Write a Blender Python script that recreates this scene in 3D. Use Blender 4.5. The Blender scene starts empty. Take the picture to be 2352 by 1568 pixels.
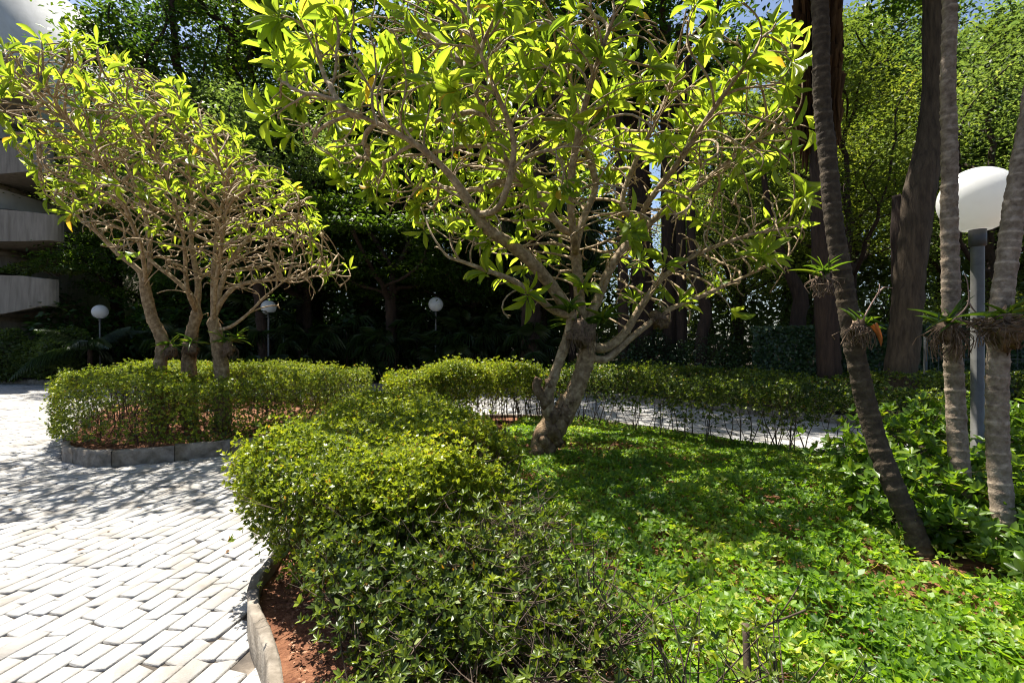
import bpy, math, numpy as np
from mathutils import Vector, Matrix
PI = math.pi
rng = np.random.default_rng(7)
scene = bpy.context.scene
col = scene.collection

# ------------------------------------------------------------------ camera, sky, sun, exposure
CAM_H = 1.6
cam_d = bpy.data.cameras.new('camera'); cam = bpy.data.objects.new('camera', cam_d); col.objects.link(cam)
cam_d.lens = 17.24; cam_d.sensor_width = 36; cam_d.clip_start = .05; cam_d.clip_end = 900
cam.location = (0, 0, CAM_H); cam.rotation_euler = (PI / 2, 0, 0)
scene.camera = cam
SUN_EL, SUN_AZ = math.radians(67), math.radians(-40)      # azimuth from +Y towards +X
world = bpy.data.worlds.new('World'); scene.world = world; world.use_nodes = True
wn = world.node_tree.nodes; wl = world.node_tree.links
sky = wn.new('ShaderNodeTexSky'); sky.sky_type = 'NISHITA'; sky.sun_disc = False
sky.sun_elevation = SUN_EL; sky.sun_rotation = SUN_AZ; sky.air_density = 1.0; sky.dust_density = 2.5; sky.altitude = 700
wl.new(sky.outputs[0], wn['Background'].inputs[0]); wn['Background'].inputs[1].default_value = .07
sun_d = bpy.data.lights.new('sun', 'SUN'); sun = bpy.data.objects.new('sun', sun_d); col.objects.link(sun)
sun_d.energy = 5.0; sun_d.angle = math.radians(.53); sun_d.color = (1, .95, .86)
to_sun = Vector((math.sin(SUN_AZ) * math.cos(SUN_EL), math.cos(SUN_AZ) * math.cos(SUN_EL), math.sin(SUN_EL)))
sun.rotation_euler = to_sun.to_track_quat('Z', 'Y').to_euler(); sun.location = (-10, 20, 40)
vs = scene.view_settings; vs.view_transform = 'Standard'; vs.look = 'None'; vs.exposure = 1.4; vs.gamma = 1; vs.use_curve_mapping = False
cy = scene.cycles
cy.use_denoising = True; cy.filter_width = 1.1; cy.max_bounces = 7; cy.diffuse_bounces = 4; cy.glossy_bounces = 2; cy.transmission_bounces = 5
cy.sample_clamp_indirect = 6; cy.caustics_reflective = False; cy.caustics_refractive = False

F = 1126.0
def P(px, py, Y): return np.array([(px - 1176) / F * Y, Y, CAM_H - (py - 784) / F * Y])

# ------------------------------------------------------------------ helpers
def tag(o, label=None, cat=None, group=None, kind=None):
    if label: o['label'] = label
    if cat: o['category'] = cat
    if group: o['group'] = group
    if kind: o['kind'] = kind
    return o
def empty(name, loc, label=None, cat=None, group=None, kind=None):
    o = bpy.data.objects.new(name, None); col.objects.link(o); o.location = Vector(loc); o.empty_display_size = .1
    return tag(o, label, cat, group, kind)
def link(name, me, parent=None, kind=None, local=False):
    """mesh in world coordinates (or local to parent) -> object"""
    o = bpy.data.objects.new(name, me); col.objects.link(o)
    if parent is not None:
        o.parent = parent
        if not local:
            l = Vector((0, 0, 0)); p = parent
            while p is not None: l += p.location; p = p.parent
            o.location = -l
    if kind: o['kind'] = kind
    return o
def mesh_np(name, V, faces, mat=None, tint=None, smooth=False):
    """V (n,3); faces: list of int arrays (m,k)"""
    me = bpy.data.meshes.new(name)
    V = np.ascontiguousarray(V, dtype=np.float32)
    faces = [np.asarray(f, dtype=np.int32) for f in (faces if isinstance(faces, list) else [faces]) if len(f)]
    loops = np.concatenate([f.ravel() for f in faces]); starts = []; o = 0
    for f in faces:
        starts.append(o + np.arange(len(f)) * f.shape[1]); o += f.size
    starts = np.concatenate(starts).astype(np.int32)
    me.vertices.add(len(V)); me.vertices.foreach_set('co', V.ravel())
    me.loops.add(len(loops)); me.loops.foreach_set('vertex_index', loops.astype(np.int32))
    me.polygons.add(len(starts)); me.polygons.foreach_set('loop_start', starts)
    if smooth: me.polygons.foreach_set('use_smooth', np.ones(len(starts), dtype=bool))
    if tint is not None:
        a = me.attributes.new('tint', 'FLOAT', 'POINT'); a.data.foreach_set('value', np.ascontiguousarray(tint, dtype=np.float32))
    me.update(calc_edges=True); me.validate()
    if mat: me.materials.append(mat)
    return me
class MB:
    """collects pieces into one mesh"""
    def __init__(s): s.V = []; s.T = []; s.F = {}; s.n = 0
    def add(s, V, F, tint=.5):
        V = np.asarray(V, float).reshape(-1, 3); s.V.append(V)
        s.T.append(np.full(len(V), tint) if np.isscalar(tint) else np.asarray(tint, float))
        for f in (F if isinstance(F, list) else [F]):
            f = np.asarray(f)
            if len(f): s.F.setdefault(f.shape[1], []).append(f + s.n)
        s.n += len(V)
    def box(s, c, d, rz=0, tint=.5):
        x, y, z = np.array(d) / 2.; v = np.array([[i * x, j * y, k * z] for k in (-1, 1) for j in (-1, 1) for i in (-1, 1)])
        cz, sz = math.cos(rz), math.sin(rz); v = v @ np.array([[cz, sz, 0], [-sz, cz, 0], [0, 0, 1]]) + np.array(c)
        s.add(v, np.array([[0, 2, 3, 1], [4, 5, 7, 6], [0, 1, 5, 4], [2, 6, 7, 3], [0, 4, 6, 2], [1, 3, 7, 5]]), tint)
    def tube(s, pts, r, k=6, cap=True, tint=.5, rough=0.):
        pts = np.asarray(pts, float); n = len(pts); r = np.broadcast_to(np.asarray(r, float), (n,))
        t = np.gradient(pts, axis=0); t /= np.linalg.norm(t, axis=1)[:, None] + 1e-9
        u = np.cross(t[0], [.3, .9, .2]); u /= np.linalg.norm(u) + 1e-9
        U = [u]
        for i in range(1, n):
            u = u - t[i] * np.dot(u, t[i]); u /= np.linalg.norm(u) + 1e-9; U.append(u)
        U = np.array(U); W = np.cross(t, U); a = np.arange(k) * 2 * PI / k
        rr = r[:, None] * np.ones((n, k))
        if np.any(rough): rr = rr * (1 + np.broadcast_to(np.asarray(rough, float), (n,))[:, None] * rng.standard_normal((n, k)))
        V = pts[:, None, :] + rr[:, :, None] * (np.cos(a)[None, :, None] * U[:, None, :] + np.sin(a)[None, :, None] * W[:, None, :])
        V = V.reshape(-1, 3); i = np.arange(n - 1)[:, None] * k; j = np.arange(k)[None, :]; j2 = (j + 1) % k
        Q = np.stack([i + j, i + j2, i + k + j2, i + k + j], -1).reshape(-1, 4)
        T = np.repeat(np.broadcast_to(np.asarray(tint, float), (n,)), k)
        fs = [Q]
        if cap:
            V = np.vstack([V, pts[:1], pts[-1:]]); T = np.append(T, [T[0], T[-1]]); m = n * k
            j = np.arange(k); fs.append(np.vstack([np.stack([np.full(k, m), (j + 1) % k, j], -1), np.stack([np.full(k, m + 1), (n - 1) * k + j, (n - 1) * k + (j + 1) % k], -1)]))
        s.add(V, fs, T)
    def lathe(s, c, prof, k=24, tint=.5):
        prof = np.asarray(prof, float); n = len(prof); a = np.arange(k) * 2 * PI / k
        V = np.stack([prof[:, :1] * np.cos(a), prof[:, :1] * np.sin(a), np.repeat(prof[:, 1:], k, 1)], -1).reshape(-1, 3) + np.array(c)
        i = np.arange(n - 1)[:, None] * k; j = np.arange(k)[None, :]; j2 = (j + 1) % k
        s.add(V, np.stack([i + j, i + j2, i + k + j2, i + k + j], -1).reshape(-1, 4), tint)
    def mesh(s, name, mat, smooth=False):
        return mesh_np(name, np.vstack(s.V), [np.vstack(f) for f in s.F.values()], mat, np.concatenate(s.T), smooth)
def norm(a): return a / (np.linalg.norm(a, axis=-1, keepdims=True) + 1e-9)
def polyline(pts, step):
    """Catmull-Rom resample of (n,d) points"""
    p = np.asarray(pts, float); q = np.vstack([2 * p[0] - p[1], p, 2 * p[-1] - p[-2]]); out = []
    for i in range(1, len(q) - 2):
        n = max(1, int(round(np.linalg.norm(q[i + 1, :3] - q[i, :3]) / step)))
        t = (np.arange(n) / n)[:, None]; a, b, c, d = q[i - 1], q[i], q[i + 1], q[i + 2]
        out.append(.5 * (2 * b + (c - a) * t + (2 * a - 5 * b + 4 * c - d) * t ** 2 + (3 * b - a - 3 * c + d) * t ** 3))
    out.append(p[-1:]); return np.vstack(out)
def inside(poly, x, y):
    poly = np.asarray(poly); r = np.zeros(np.shape(x), bool); j = len(poly) - 1
    for i in range(len(poly)):
        xi, yi = poly[i]; xj, yj = poly[j]
        r ^= ((yi > y) != (yj > y)) & (x < (xj - xi) * (y - yi) / (yj - yi + 1e-12) + xi); j = i
    return r
def wav(x, y, s=1., seed=0):
    """cheap smooth noise in -1..1"""
    r = np.random.default_rng(100 + seed); v = 0
    for k in range(5):
        a = r.uniform(0, 2 * PI); f = s * r.uniform(.6, 2.2); v = v + np.sin(f * (x * math.cos(a) + y * math.sin(a)) + r.uniform(0, 6.28))
    return v / 3.2

# leaf templates: (u across, v along, w up), quads
LEAF4 = (np.array([[0, 0, 0], [.5, .5, .1], [0, 1, 0], [-.5, .5, .1]]), np.array([[0, 1, 2, 3]]))
LEAF6 = (np.array([[0, 0, 0], [.42, .35, .10], [.36, .7, .07], [0, 1, -.06], [-.36, .7, .07], [-.42, .35, .10], ]), np.array([[0, 1, 2, 3], [0, 3, 4, 5]]))
def strap(ns=5, width=lambda t: math.sin(PI * (t * .92 + .06)) ** .6, droop=.3, fold=.15):
    V = []; Q = []
    for i in range(ns + 1):
        t = i / ns; w = .5 * width(t); z = -droop * t * t
        V += [[-w, t, z + fold * w], [0, t, z], [w, t, z + fold * w]]
    for i in range(ns):
        for k in range(2): a = 3 * i + k; Q.append([a, a + 1, a + 4, a + 3])
    return np.array(V), np.array(Q)
def obov(t): return (0.10 + .9 * math.sin(PI * min(1, t ** 1.35) * .985) ** .85) if t > .02 else .1
FRANGI = [strap(6, obov, d, f) for d, f in ((.10, .3), (.18, .4), (.28, .25), (-.05, .35), (.42, .4), (.12, .6))]
def frames(d, up):
    s = norm(np.cross(d, up)); n = np.cross(s, d); return s, n
def leaves(tpl, pos, d, up, L, W, tint):
    """arrays of leaves as V, Q, T"""
    tv, tq = tpl; d = norm(d); s, n = frames(d, up); N = len(pos); L = np.broadcast_to(L, (N,)); W = np.broadcast_to(W, (N,))
    V = pos[:, None, :] + tv[None, :, 0:1] * (s * W[:, None])[:, None, :] + tv[None, :, 1:2] * (d * L[:, None])[:, None, :] + tv[None, :, 2:3] * (n * L[:, None])[:, None, :]
    k = len(tv); Q = tq[None] + (np.arange(N) * k)[:, None, None]
    return V.reshape(-1, 3), Q.reshape(-1, tq.shape[1]), np.repeat(tint, k)
def rosettes(C, A, n, lo, hi, jit=.25):
    """n leaves around each centre C with axis A; lo..hi opening angle from the axis (radians)"""
    N = len(C); C = np.repeat(C, n, 0); A = norm(np.repeat(A, n, 0))
    ref = np.where(np.abs(A[:, 2:3]) > .9, np.array([[1., 0, 0]]), np.array([[0, 0, 1.]]))
    u = norm(np.cross(A, ref)); v = np.cross(A, u)
    ph = np.tile(np.arange(n) * 2 * PI / n * 1.0, N) + np.repeat(rng.uniform(0, 6.28, N), n) + rng.normal(0, jit, N * n)
    th = rng.uniform(lo, hi, N * n)
    rad = u * np.cos(ph)[:, None] + v * np.sin(ph)[:, None]
    d = A * np.cos(th)[:, None] + rad * np.sin(th)[:, None]
    up = A * np.sin(th)[:, None] - rad * np.cos(th)[:, None] + rng.normal(0, .15, (N * n, 3))
    return C, d, up

# ------------------------------------------------------------------ materials
def new_mat(name):
    m = bpy.data.materials.new(name); m.use_nodes = True; nt = m.node_tree; nt.nodes.clear()
    out = nt.nodes.new('ShaderNodeOutputMaterial'); return m, nt, out
def ramp(nt, fac, stops):
    r = nt.nodes.new('ShaderNodeValToRGB'); e = r.color_ramp.elements
    while len(e) < len(stops): e.new(.5)
    for i, (p, c) in enumerate(stops): e[i].position = p; e[i].color = (*c, 1)
    nt.links.new(fac, r.inputs[0]); return r.outputs[0]
def attr(nt, n='tint'):
    a = nt.nodes.new('ShaderNodeAttribute'); a.attribute_name = n; return a.outputs['Fac']
def leaf_mat(name, stops, trans=.45, tcol=(1.6, 1.5, .5), rough=.42, spec=.5, vary=False):
    m, nt, out = new_mat(name)
    c = ramp(nt, attr(nt), stops)
    if vary:
        oi = nt.nodes.new('ShaderNodeObjectInfo'); c = mix(nt, c, ramp(nt, oi.outputs['Random'], [(0, (.55, .62, .6)), (.35, (1.25, 1.1, .7)), (.65, (.8, .9, 1.5)), (1, (1.3, 1.25, 1.1))]), 1.0, 'MULTIPLY')
    b = nt.nodes.new('ShaderNodeBsdfPrincipled'); b.inputs['Roughness'].default_value = rough; b.inputs['Specular IOR Level'].default_value = spec
    nt.links.new(c, b.inputs['Base Color'])
    mul = nt.nodes.new('ShaderNodeMix'); mul.data_type = 'RGBA'; mul.blend_type = 'MULTIPLY'; mul.inputs[0].default_value = 1
    nt.links.new(c, mul.inputs[6]); mul.inputs[7].default_value = (*tcol, 1)
    t = nt.nodes.new('ShaderNodeBsdfTranslucent'); nt.links.new(mul.outputs[2], t.inputs[0])
    mx = nt.nodes.new('ShaderNodeMixShader'); mx.inputs[0].default_value = trans
    nt.links.new(b.outputs[0], mx.inputs[1]); nt.links.new(t.outputs[0], mx.inputs[2]); nt.links.new(mx.outputs[0], out.inputs[0])
    return m
def noise(nt, scale, detail=4, dist=0, vec=None, rough=.6):
    n = nt.nodes.new('ShaderNodeTexNoise'); n.inputs['Scale'].default_value = scale; n.inputs['Detail'].default_value = detail
    n.inputs['Distortion'].default_value = dist; n.inputs['Roughness'].default_value = rough
    if vec is None:
        tc = nt.nodes.new('ShaderNodeTexCoord'); vec = tc.outputs['Object']
    nt.links.new(vec, n.inputs['Vector']); return n.outputs[0]
def mix(nt, a, b, fac, mode='MIX'):
    x = nt.nodes.new('ShaderNodeMix'); x.data_type = 'RGBA'; x.blend_type = mode
    for s, v in ((6, a), (7, b)):
        if isinstance(v, tuple): x.inputs[s].default_value = (*v, 1)
        else: nt.links.new(v, x.inputs[s])
    if isinstance(fac, float): x.inputs[0].default_value = fac
    else: nt.links.new(fac, x.inputs[0])
    return x.outputs[2]
def rough_mat(name, stops, scale=8, detail=6, rough=.85, bump=.3, bscale=None, tint_stops=None, spec=.3, stretch=None, bdist=.01, world=False):
    m, nt, out = new_mat(name)
    vec = nt.nodes.new('ShaderNodeNewGeometry').outputs['Position'] if world else None
    if stretch:
        tc = nt.nodes.new('ShaderNodeTexCoord'); mp = nt.nodes.new('ShaderNodeMapping'); mp.inputs['Scale'].default_value = stretch
        nt.links.new(tc.outputs['Object'], mp.inputs[0]); vec = mp.outputs[0]
    c = ramp(nt, noise(nt, scale, detail, .3, vec), stops)
    if tint_stops: c = mix(nt, c, ramp(nt, attr(nt), tint_stops), 1.0, 'MULTIPLY')
    b = nt.nodes.new('ShaderNodeBsdfPrincipled'); b.inputs['Roughness'].default_value = rough; b.inputs['Specular IOR Level'].default_value = spec
    nt.links.new(c, b.inputs['Base Color'])
    if bump:
        bp = nt.nodes.new('ShaderNodeBump'); bp.inputs['Strength'].default_value = bump; bp.inputs['Distance'].default_value = bdist
        nt.links.new(noise(nt, bscale or scale * 4, 5, 0, vec), bp.inputs['Height']); nt.links.new(bp.outputs[0], b.inputs['Normal'])
    nt.links.new(b.outputs[0], out.inputs[0]); return m

M = {}
M['frangi'] = leaf_mat('frangipani_leaf', [(0, (.085, .145, .014)), (.55, (.165, .24, .020)), (.86, (.24, .30, .03)), (.93, (.38, .31, .03)), (1, (.42, .24, .03))], .64, (2.5, 2.25, 1.5), .38, .5)
M['azalea'] = leaf_mat('azalea_leaf', [(0, (.028, .052, .010)), (.3, (.065, .105, .015)), (.6, (.15, .205, .02)), (.85, (.25, .31, .026)), (.97, (.34, .38, .035)), (1, (.32, .18, .04))], .4, (1.7, 1.6, .6), .4, .5)
M['azalea_old'] = leaf_mat('old_azalea_leaf', [(0, (.022, .042, .007)), (.5, (.048, .082, .011)), (1, (.12, .17, .018))], .35, (1.7, 1.6, .6), .55, .2)
M['cover'] = leaf_mat('ground_cover_leaf', [(0, (.05, .115, .010)), (.5, (.13, .25, .018)), (.9, (.25, .37, .03)), (1, (.42, .42, .10))], .5, (1.8, 1.7, .7), .45, .45)
M['impatiens'] = leaf_mat('broad_shrub_leaf', [(0, (.05, .11, .015)), (.5, (.095, .18, .018)), (.9, (.17, .25, .02)), (1, (.28, .26, .03))], .46, (1.8, 1.7, .7), .4, .5)
M['tree_a'] = leaf_mat('tree_leaf_dark', [(0, (.025, .055, .009)), (.6, (.055, .105, .014)), (1, (.11, .165, .02))], .5, (2.0, 1.9, .8), .45, .4, True)
M['tree_b'] = leaf_mat('tree_leaf_light', [(0, (.045, .075, .022)), (.6, (.095, .14, .04)), (1, (.19, .235, .08))], .55, (2.1, 2.0, .8), .45, .4, True)
M['palm_leaf'] = leaf_mat('palm_leaf', [(0, (.018, .036, .010)), (.7, (.035, .065, .016)), (1, (.08, .09, .03))], .3, (1.6, 1.5, .7), .35, .6)
M['dead'] = leaf_mat('dry_leaf', [(0, (.07, .035, .016)), (.6, (.16, .085, .035)), (1, (.30, .19, .10))], .15, (1.2, 1, .8), .7, .2)
M['epiphyte'] = leaf_mat('strap_leaf', [(0, (.04, .09, .015)), (.7, (.09, .16, .02)), (.95, (.18, .22, .03)), (1, (.45, .14, .02))], .45, (2, 1.9, .7), .35, .5)
M['ivy'] = leaf_mat('ivy_leaf', [(0, (.016, .038, .012)), (.7, (.035, .07, .018)), (1, (.07, .11, .03))], .2, (1.5, 1.5, .7), .35, .55)
M['flower'] = leaf_mat('orange_flower', [(0, (.6, .14, .01)), (1, (.75, .22, .02))], .3, (1.2, 1, .8), .5, .3)
M['frangi_bark'] = rough_mat('frangipani_bark', [(.3, (.12, .082, .05)), (.5, (.26, .195, .125)), (.7, (.44, .36, .26))], 16, 10, .8, .9, 55, tint_stops=[(0, (1.45, 1.38, 1.25)), (.45, (1.12, 1.06, .95)), (1, (1.0, .88, .72))], bdist=.02)  # thin twigs paler than the trunk, partly sunlight put into the colour
M['trunk_bark'] = rough_mat('knobbly_bark', [(.3, (.06, .035, .018)), (.5, (.15, .092, .048)), (.74, (.30, .21, .125))], 16, 10, .85, 1.0, 30, bdist=.03)
M['twig'] = rough_mat('azalea_twig', [(.3, (.045, .03, .02)), (.7, (.11, .08, .055))], 20, 4, .85, .3)
M['bark_dark'] = rough_mat('dark_bark', [(.3, (.022, .014, .010)), (.7, (.062, .038, .026))], 5, 6, .9, .9, 14, stretch=(3, 3, .5), bdist=.03)
M['bark_brown'] = rough_mat('brown_bark', [(.3, (.032, .022, .013)), (.7, (.105, .075, .046))], 5, 6, .9, .9, 14, stretch=(3, 3, .5), bdist=.03)
M['palm_bark'] = rough_mat('ringed_palm_bark', [(.28, (.11, .08, .058)), (.5, (.25, .20, .15)), (.72, (.39, .325, .26))], 26, 8, .85, .6, 60, tint_stops=[(0, (.75, .72, .7)), (1, (1.7, 1.65, 1.55))])
M['palm_bark_dark'] = rough_mat('mossy_palm_bark', [(.3, (.028, .020, .013)), (.55, (.062, .046, .03)), (.8, (.13, .105, .075))], 22, 8, .9, .7, 50, tint_stops=[(0, (.8, .78, .72)), (1, (1.9, 1.8, 1.6))])
M['roots'] = rough_mat('dry_roots', [(.3, (.06, .038, .024)), (.7, (.24, .165, .11))], 30, 5, .95, .5, 60)
M['soil'] = rough_mat('red_soil', [(.25, (.085, .030, .014)), (.55, (.20, .085, .042)), (.8, (.32, .16, .085))], 14, 10, .95, 1.0, 40, bdist=.03)
M['litter_soil'] = rough_mat('forest_soil', [(.3, (.025, .017, .011)), (.6, (.06, .042, .027)), (.8, (.11, .08, .05))], 6, 10, .95, .8, 25, bdist=.03)
M['joint'] = rough_mat('paving_joint', [(.46, (.045, .038, .032)), (.56, (.14, .115, .09)), (.66, (.50, .44, .36))], 1.5, 8, .95, .6, 60)
M['stone'] = rough_mat('granite_sett', [(.32, (.235, .215, .19)), (.46, (.31, .30, .285)), (.66, (.37, .367, .362))], 2.3, 13, .8, .8, 70, world=True, tint_stops=[(0, (.74, .71, .68)), (.4, (.94, .93, .91)), (1, (1.08, 1.08, 1.08))], bdist=.006)
M['kerb'] = rough_mat('concrete_kerb', [(.3, (.09, .075, .055)), (.5, (.20, .17, .135)), (.72, (.31, .275, .225))], 9, 9, .9, .6, 60)
M['kerb_rough'] = M['kerb']
M['concrete'] = rough_mat('board_concrete', [(.25, (.13, .115, .092)), (.5, (.22, .195, .16)), (.8, (.31, .28, .235))], 2.2, 8, .85, .3, 30, stretch=(2.5, 2.5, .35))
M['sunlit_wall'] = rough_mat('sunlit_wall_white', [(.3, (.55, .54, .51)), (.7, (.68, .67, .64))], 1.5, 5, .85, .15)  # white of the upper wall: sunlight put into the colour
M['pole'] = rough_mat('grey_pole_paint', [(.3, (.07, .068, .062)), (.7, (.12, .117, .108))], 12, 4, .5, .1, spec=.5)
M['pole_dark'] = rough_mat('dark_pole_paint', [(.3, (.03, .03, .03)), (.7, (.05, .05, .048))], 12, 4, .5, .1, spec=.5)
M['fence'] = rough_mat('fence_paint', [(.3, (.06, .065, .06)), (.7, (.10, .105, .10))], 12, 4, .6, .1)
M['bin'] = rough_mat('green_plastic', [(.3, (.006, .12, .05)), (.7, (.01, .17, .075))], 10, 4, .45, .05, spec=.5)
M['tyre'] = rough_mat('black_rubber', [(.3, (.015, .015, .015)), (.7, (.03, .03, .03))], 10, 4, .8, .1)
M['asphalt'] = rough_mat('asphalt', [(.3, (.04, .04, .042)), (.7, (.065, .065, .066))], 20, 6, .9, .4)
def opal():
    m, nt, out = new_mat('opal_globe'); b = nt.nodes.new('ShaderNodeBsdfPrincipled')
    c = ramp(nt, noise(nt, 6, 6), [(.3, (.76, .76, .74)), (.7, (.82, .82, .81))]); nt.links.new(c, b.inputs['Base Color'])
    b.inputs['Roughness'].default_value = .32
    t = nt.nodes.new('ShaderNodeBsdfTranslucent'); t.inputs[0].default_value = (.9, .9, .88, 1)
    mx = nt.nodes.new('ShaderNodeMixShader'); mx.inputs[0].default_value = .4
    nt.links.new(b.outputs[0], mx.inputs[1]); nt.links.new(t.outputs[0], mx.inputs[2]); nt.links.new(mx.outputs[0], out.inputs[0]); return m
M['opal'] = opal()
def simple(name, c, rough=.3, metal=0., coat=0.):
    m, nt, out = new_mat(name); b = nt.nodes.new('ShaderNodeBsdfPrincipled'); cc = ramp(nt, noise(nt, 9, 4), [(.3, tuple(x * .93 for x in c)), (.7, c)])
    nt.links.new(cc, b.inputs['Base Color']); b.inputs['Roughness'].default_value = rough; b.inputs['Metallic'].default_value = metal; b.inputs['Coat Weight'].default_value = coat
    nt.links.new(b.outputs[0], out.inputs[0]); return m
M['car'] = simple('silver_car_paint', (.55, .57, .60), .25, .3, 1); M['glass'] = simple('dark_car_glass', (.02, .025, .03), .06)
M['rim'] = simple('wheel_rim', (.4, .4, .41), .35, .8); M['lampred'] = simple('tail_lamp', (.35, .01, .01), .2)

# ------------------------------------------------------------------ plan of the place
LEFT_BED = polyline([(-8.9, 10.6), (-7.4, 8.3), (-6.2, 6.75), (-5.75, 6.42), (-5.2, 6.28), (-4.3, 6.72), (-3.5, 7.3), (-2.75, 8.3), (-2.75, 9.6), (-3.6, 11.2), (-5.2, 12.4), (-7.4, 12.8), (-8.8, 12.2), (-8.9, 10.6)], .12)[:-1]
MAIN_BED = polyline([(-.55, 1.45), (-.9, 1.85), (-1.14, 2.25), (-1.4, 2.6), (-1.55, 2.9), (-1.60, 3.25), (-1.72, 3.8), (-1.95, 5), (-2.15, 7), (-2.05, 8.3), (-1.5, 9.1), (-.5, 9.5), (.7, 9.45), (1.7, 8.85), (2.8, 7.6), (3.6, 6.6), (4.6, 5.85), (6.5, 5.2), (9, 4.7)], .12)
MAIN_POLY = np.vstack([MAIN_BED, [(9, 1.0), (.2, 1.0)]])
OUTER = polyline([(-40, 21.5), (-24, 19.8), (-17, 18.2), (-12, 17.2), (-5, 16.6), (-1, 16), (1.8, 14.4), (4, 12.2), (5.6, 10.3), (7.2, 9.0), (10, 7.9), (14, 7.2), (30, 6.8)], .3)
OUT_POLY = np.vstack([OUTER, [(30, 120), (-40, 120)]])

def flat(name, poly, z, mat, kind='structure', zf=None):
    import bmesh
    bm = bmesh.new(); vs_ = [bm.verts.new((x, y, z)) for x, y in poly]; f = bm.faces.new(vs_); bmesh.ops.triangulate(bm, faces=[f])
    me = bpy.data.meshes.new(name); bm.to_mesh(me); bm.free(); me.materials.append(mat); return link(name, me, None, kind)
# ground to the horizon
me = mesh_np('ground', [[-500, -300, -.06], [500, -300, -.06], [500, 700, -.06], [-500, 700, -.06]], np.array([[0, 1, 2, 3]]), M['litter_soil'])
link('ground', me, None, 'structure')
def grid_sheet(name, poly, zfun, mat, step, x0, x1, y0, y1):
    nx = int((x1 - x0) / step) + 1; ny = int((y1 - y0) / step) + 1
    gx, gy = np.meshgrid(np.linspace(x0, x1, nx), np.linspace(y0, y1, ny)); ok = inside(poly, gx, gy)
    gz = zfun(gx, gy); V = np.stack([gx, gy, gz], -1).reshape(-1, 3)
    i = np.arange(ny - 1)[:, None] * nx + np.arange(nx - 1)[None]; Q = np.stack([i, i + 1, i + nx + 1, i + nx], -1).reshape(-1, 4)
    okf = ok.ravel()[Q].all(1); return link(name, mesh_np(name, V, Q[okf], mat, smooth=True), None, 'structure')
def main_z(x, y):
    return .135 + .10 * np.clip((x - .2) / 2.5, 0, 1) * np.clip((7 - y) / 3, 0, 1) + .025 * wav(x, y, 2.5, 1) + .012 * wav(x, y, 9, 2)
def poly_inset_ok(poly): return poly
grid_sheet('soil', MAIN_POLY, main_z, M['soil'], .06, -2.3, 9, 1.0, 9.6)
grid_sheet('soil', LEFT_BED, lambda x, y: .135 + .03 * wav(x, y, 3, 3) + .01 * wav(x, y, 11, 4), M['soil'], .09, -9.2, -2.6, 6.2, 13)
grid_sheet('soil', OUT_POLY, lambda x, y: .10 + .05 * wav(x, y, 1.2, 5), M['litter_soil'], .4, -40, 30, 6.8, 60)
# base of the paving
link('paving_bed', mesh_np('paving_bed', [[-40, .3, -.016], [14, .3, -.016], [14, 22, -.016], [-40, 22, -.016]], np.array([[0, 1, 2, 3]]), M['joint']), None, 'structure')

# ---- paving stones: rows run nearly along the view
pav = empty('paving', (0, 0, 0), kind='structure')
RA = math.radians(8.0); rd = np.array([math.sin(RA), math.cos(RA)]); cd = np.array([math.cos(RA), -math.sin(RA)])
stones = []
for r in range(-210, 120):
    w = .118
    c0 = r * w; s = -1. + rng.uniform(0, .3)
    while s < 27:
        L = rng.uniform(.15, .29)
        ctr = cd * c0 + rd * (s + L / 2); s += L
        if ctr[1] < 1.2 or ctr[1] > 20 or ctr[0] < -24 or ctr[0] > 9.5: continue
        if abs(ctr[0]) > 1.25 * ctr[1] + .8: continue
        stones.append((ctr[0], ctr[1], w, L))
S = np.array(stones)
ins = np.zeros(len(S), bool)
for poly in (LEFT_BED, MAIN_POLY, OUT_POLY): ins |= inside(poly, S[:, 0], S[:, 1])
S = S[~ins]; NS = len(S)
def stone_geo(n, w, L):
    """irregular setts, local coordinates, 12 verts: foot, shoulder, top"""
    g = .0030 + rng.uniform(0, .004, (n, 4)); cor = np.array([[-1, -1], [1, -1], [1, 1], [-1, 1]]) * .5
    b = np.empty((n, 4, 2)); b[:, :, 0] = cor[:, 0] * (w[:, None] - 2 * g); b[:, :, 1] = cor[:, 1] * (L[:, None] - 2 * g) + rng.normal(0, .008, (n, 4))
    b[:, :, 0] += rng.normal(0, .0022, (n, 4))
    sk = rng.normal(0, .010, n); b[:, :, 1] += cor[None, :, 0] * 2 * sk[:, None]
    tilt = rng.normal(0, .0018, (n, 4)); zt = rng.normal(0, .0015, (n, 1)) + tilt
    V = np.zeros((n, 12, 3)); V[:, 0:4, :2] = b; V[:, 0:4, 2] = -.03
    V[:, 4:8, :2] = b; V[:, 4:8, 2] = zt - .005
    ctr = b.mean(1, keepdims=True); V[:, 8:12, :2] = ctr + (b - ctr) * (1 - .012 / np.stack([w, L], -1)[:, None, :]); V[:, 8:12, 2] = zt
    return V
SQ = np.array([[0, 1, 5, 4], [1, 2, 6, 5], [2, 3, 7, 6], [3, 0, 4, 7], [4, 5, 9, 8], [5, 6, 10, 9], [6, 7, 11, 10], [7, 4, 8, 11], [8, 9, 10, 11]])
G = stone_geo(NS, S[:, 2], S[:, 3])
vis = (np.abs(S[:, 0] / S[:, 1]) < 1.06) & (S[:, 1] > 2.25) & (S[:, 0] < 0)
order = np.argsort(np.where(vis, S[:, 1], 1e3)); single = order[:300]; rest = np.setdiff1d(np.arange(NS), single)
R2 = np.array([[cd[0], cd[1], 0], [rd[0], rd[1], 0], [0, 0, 1]])
st = rng.beta(2.2, 1.6, NS)
for i in single:
    me = mesh_np('paving_stone', G[i], SQ, M['stone'], np.full(12, st[i]))
    o = link('paving_stone', me, pav, local=True); o.location = (S[i, 0], S[i, 1], 0); o.rotation_euler = (0, 0, -RA)
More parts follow.
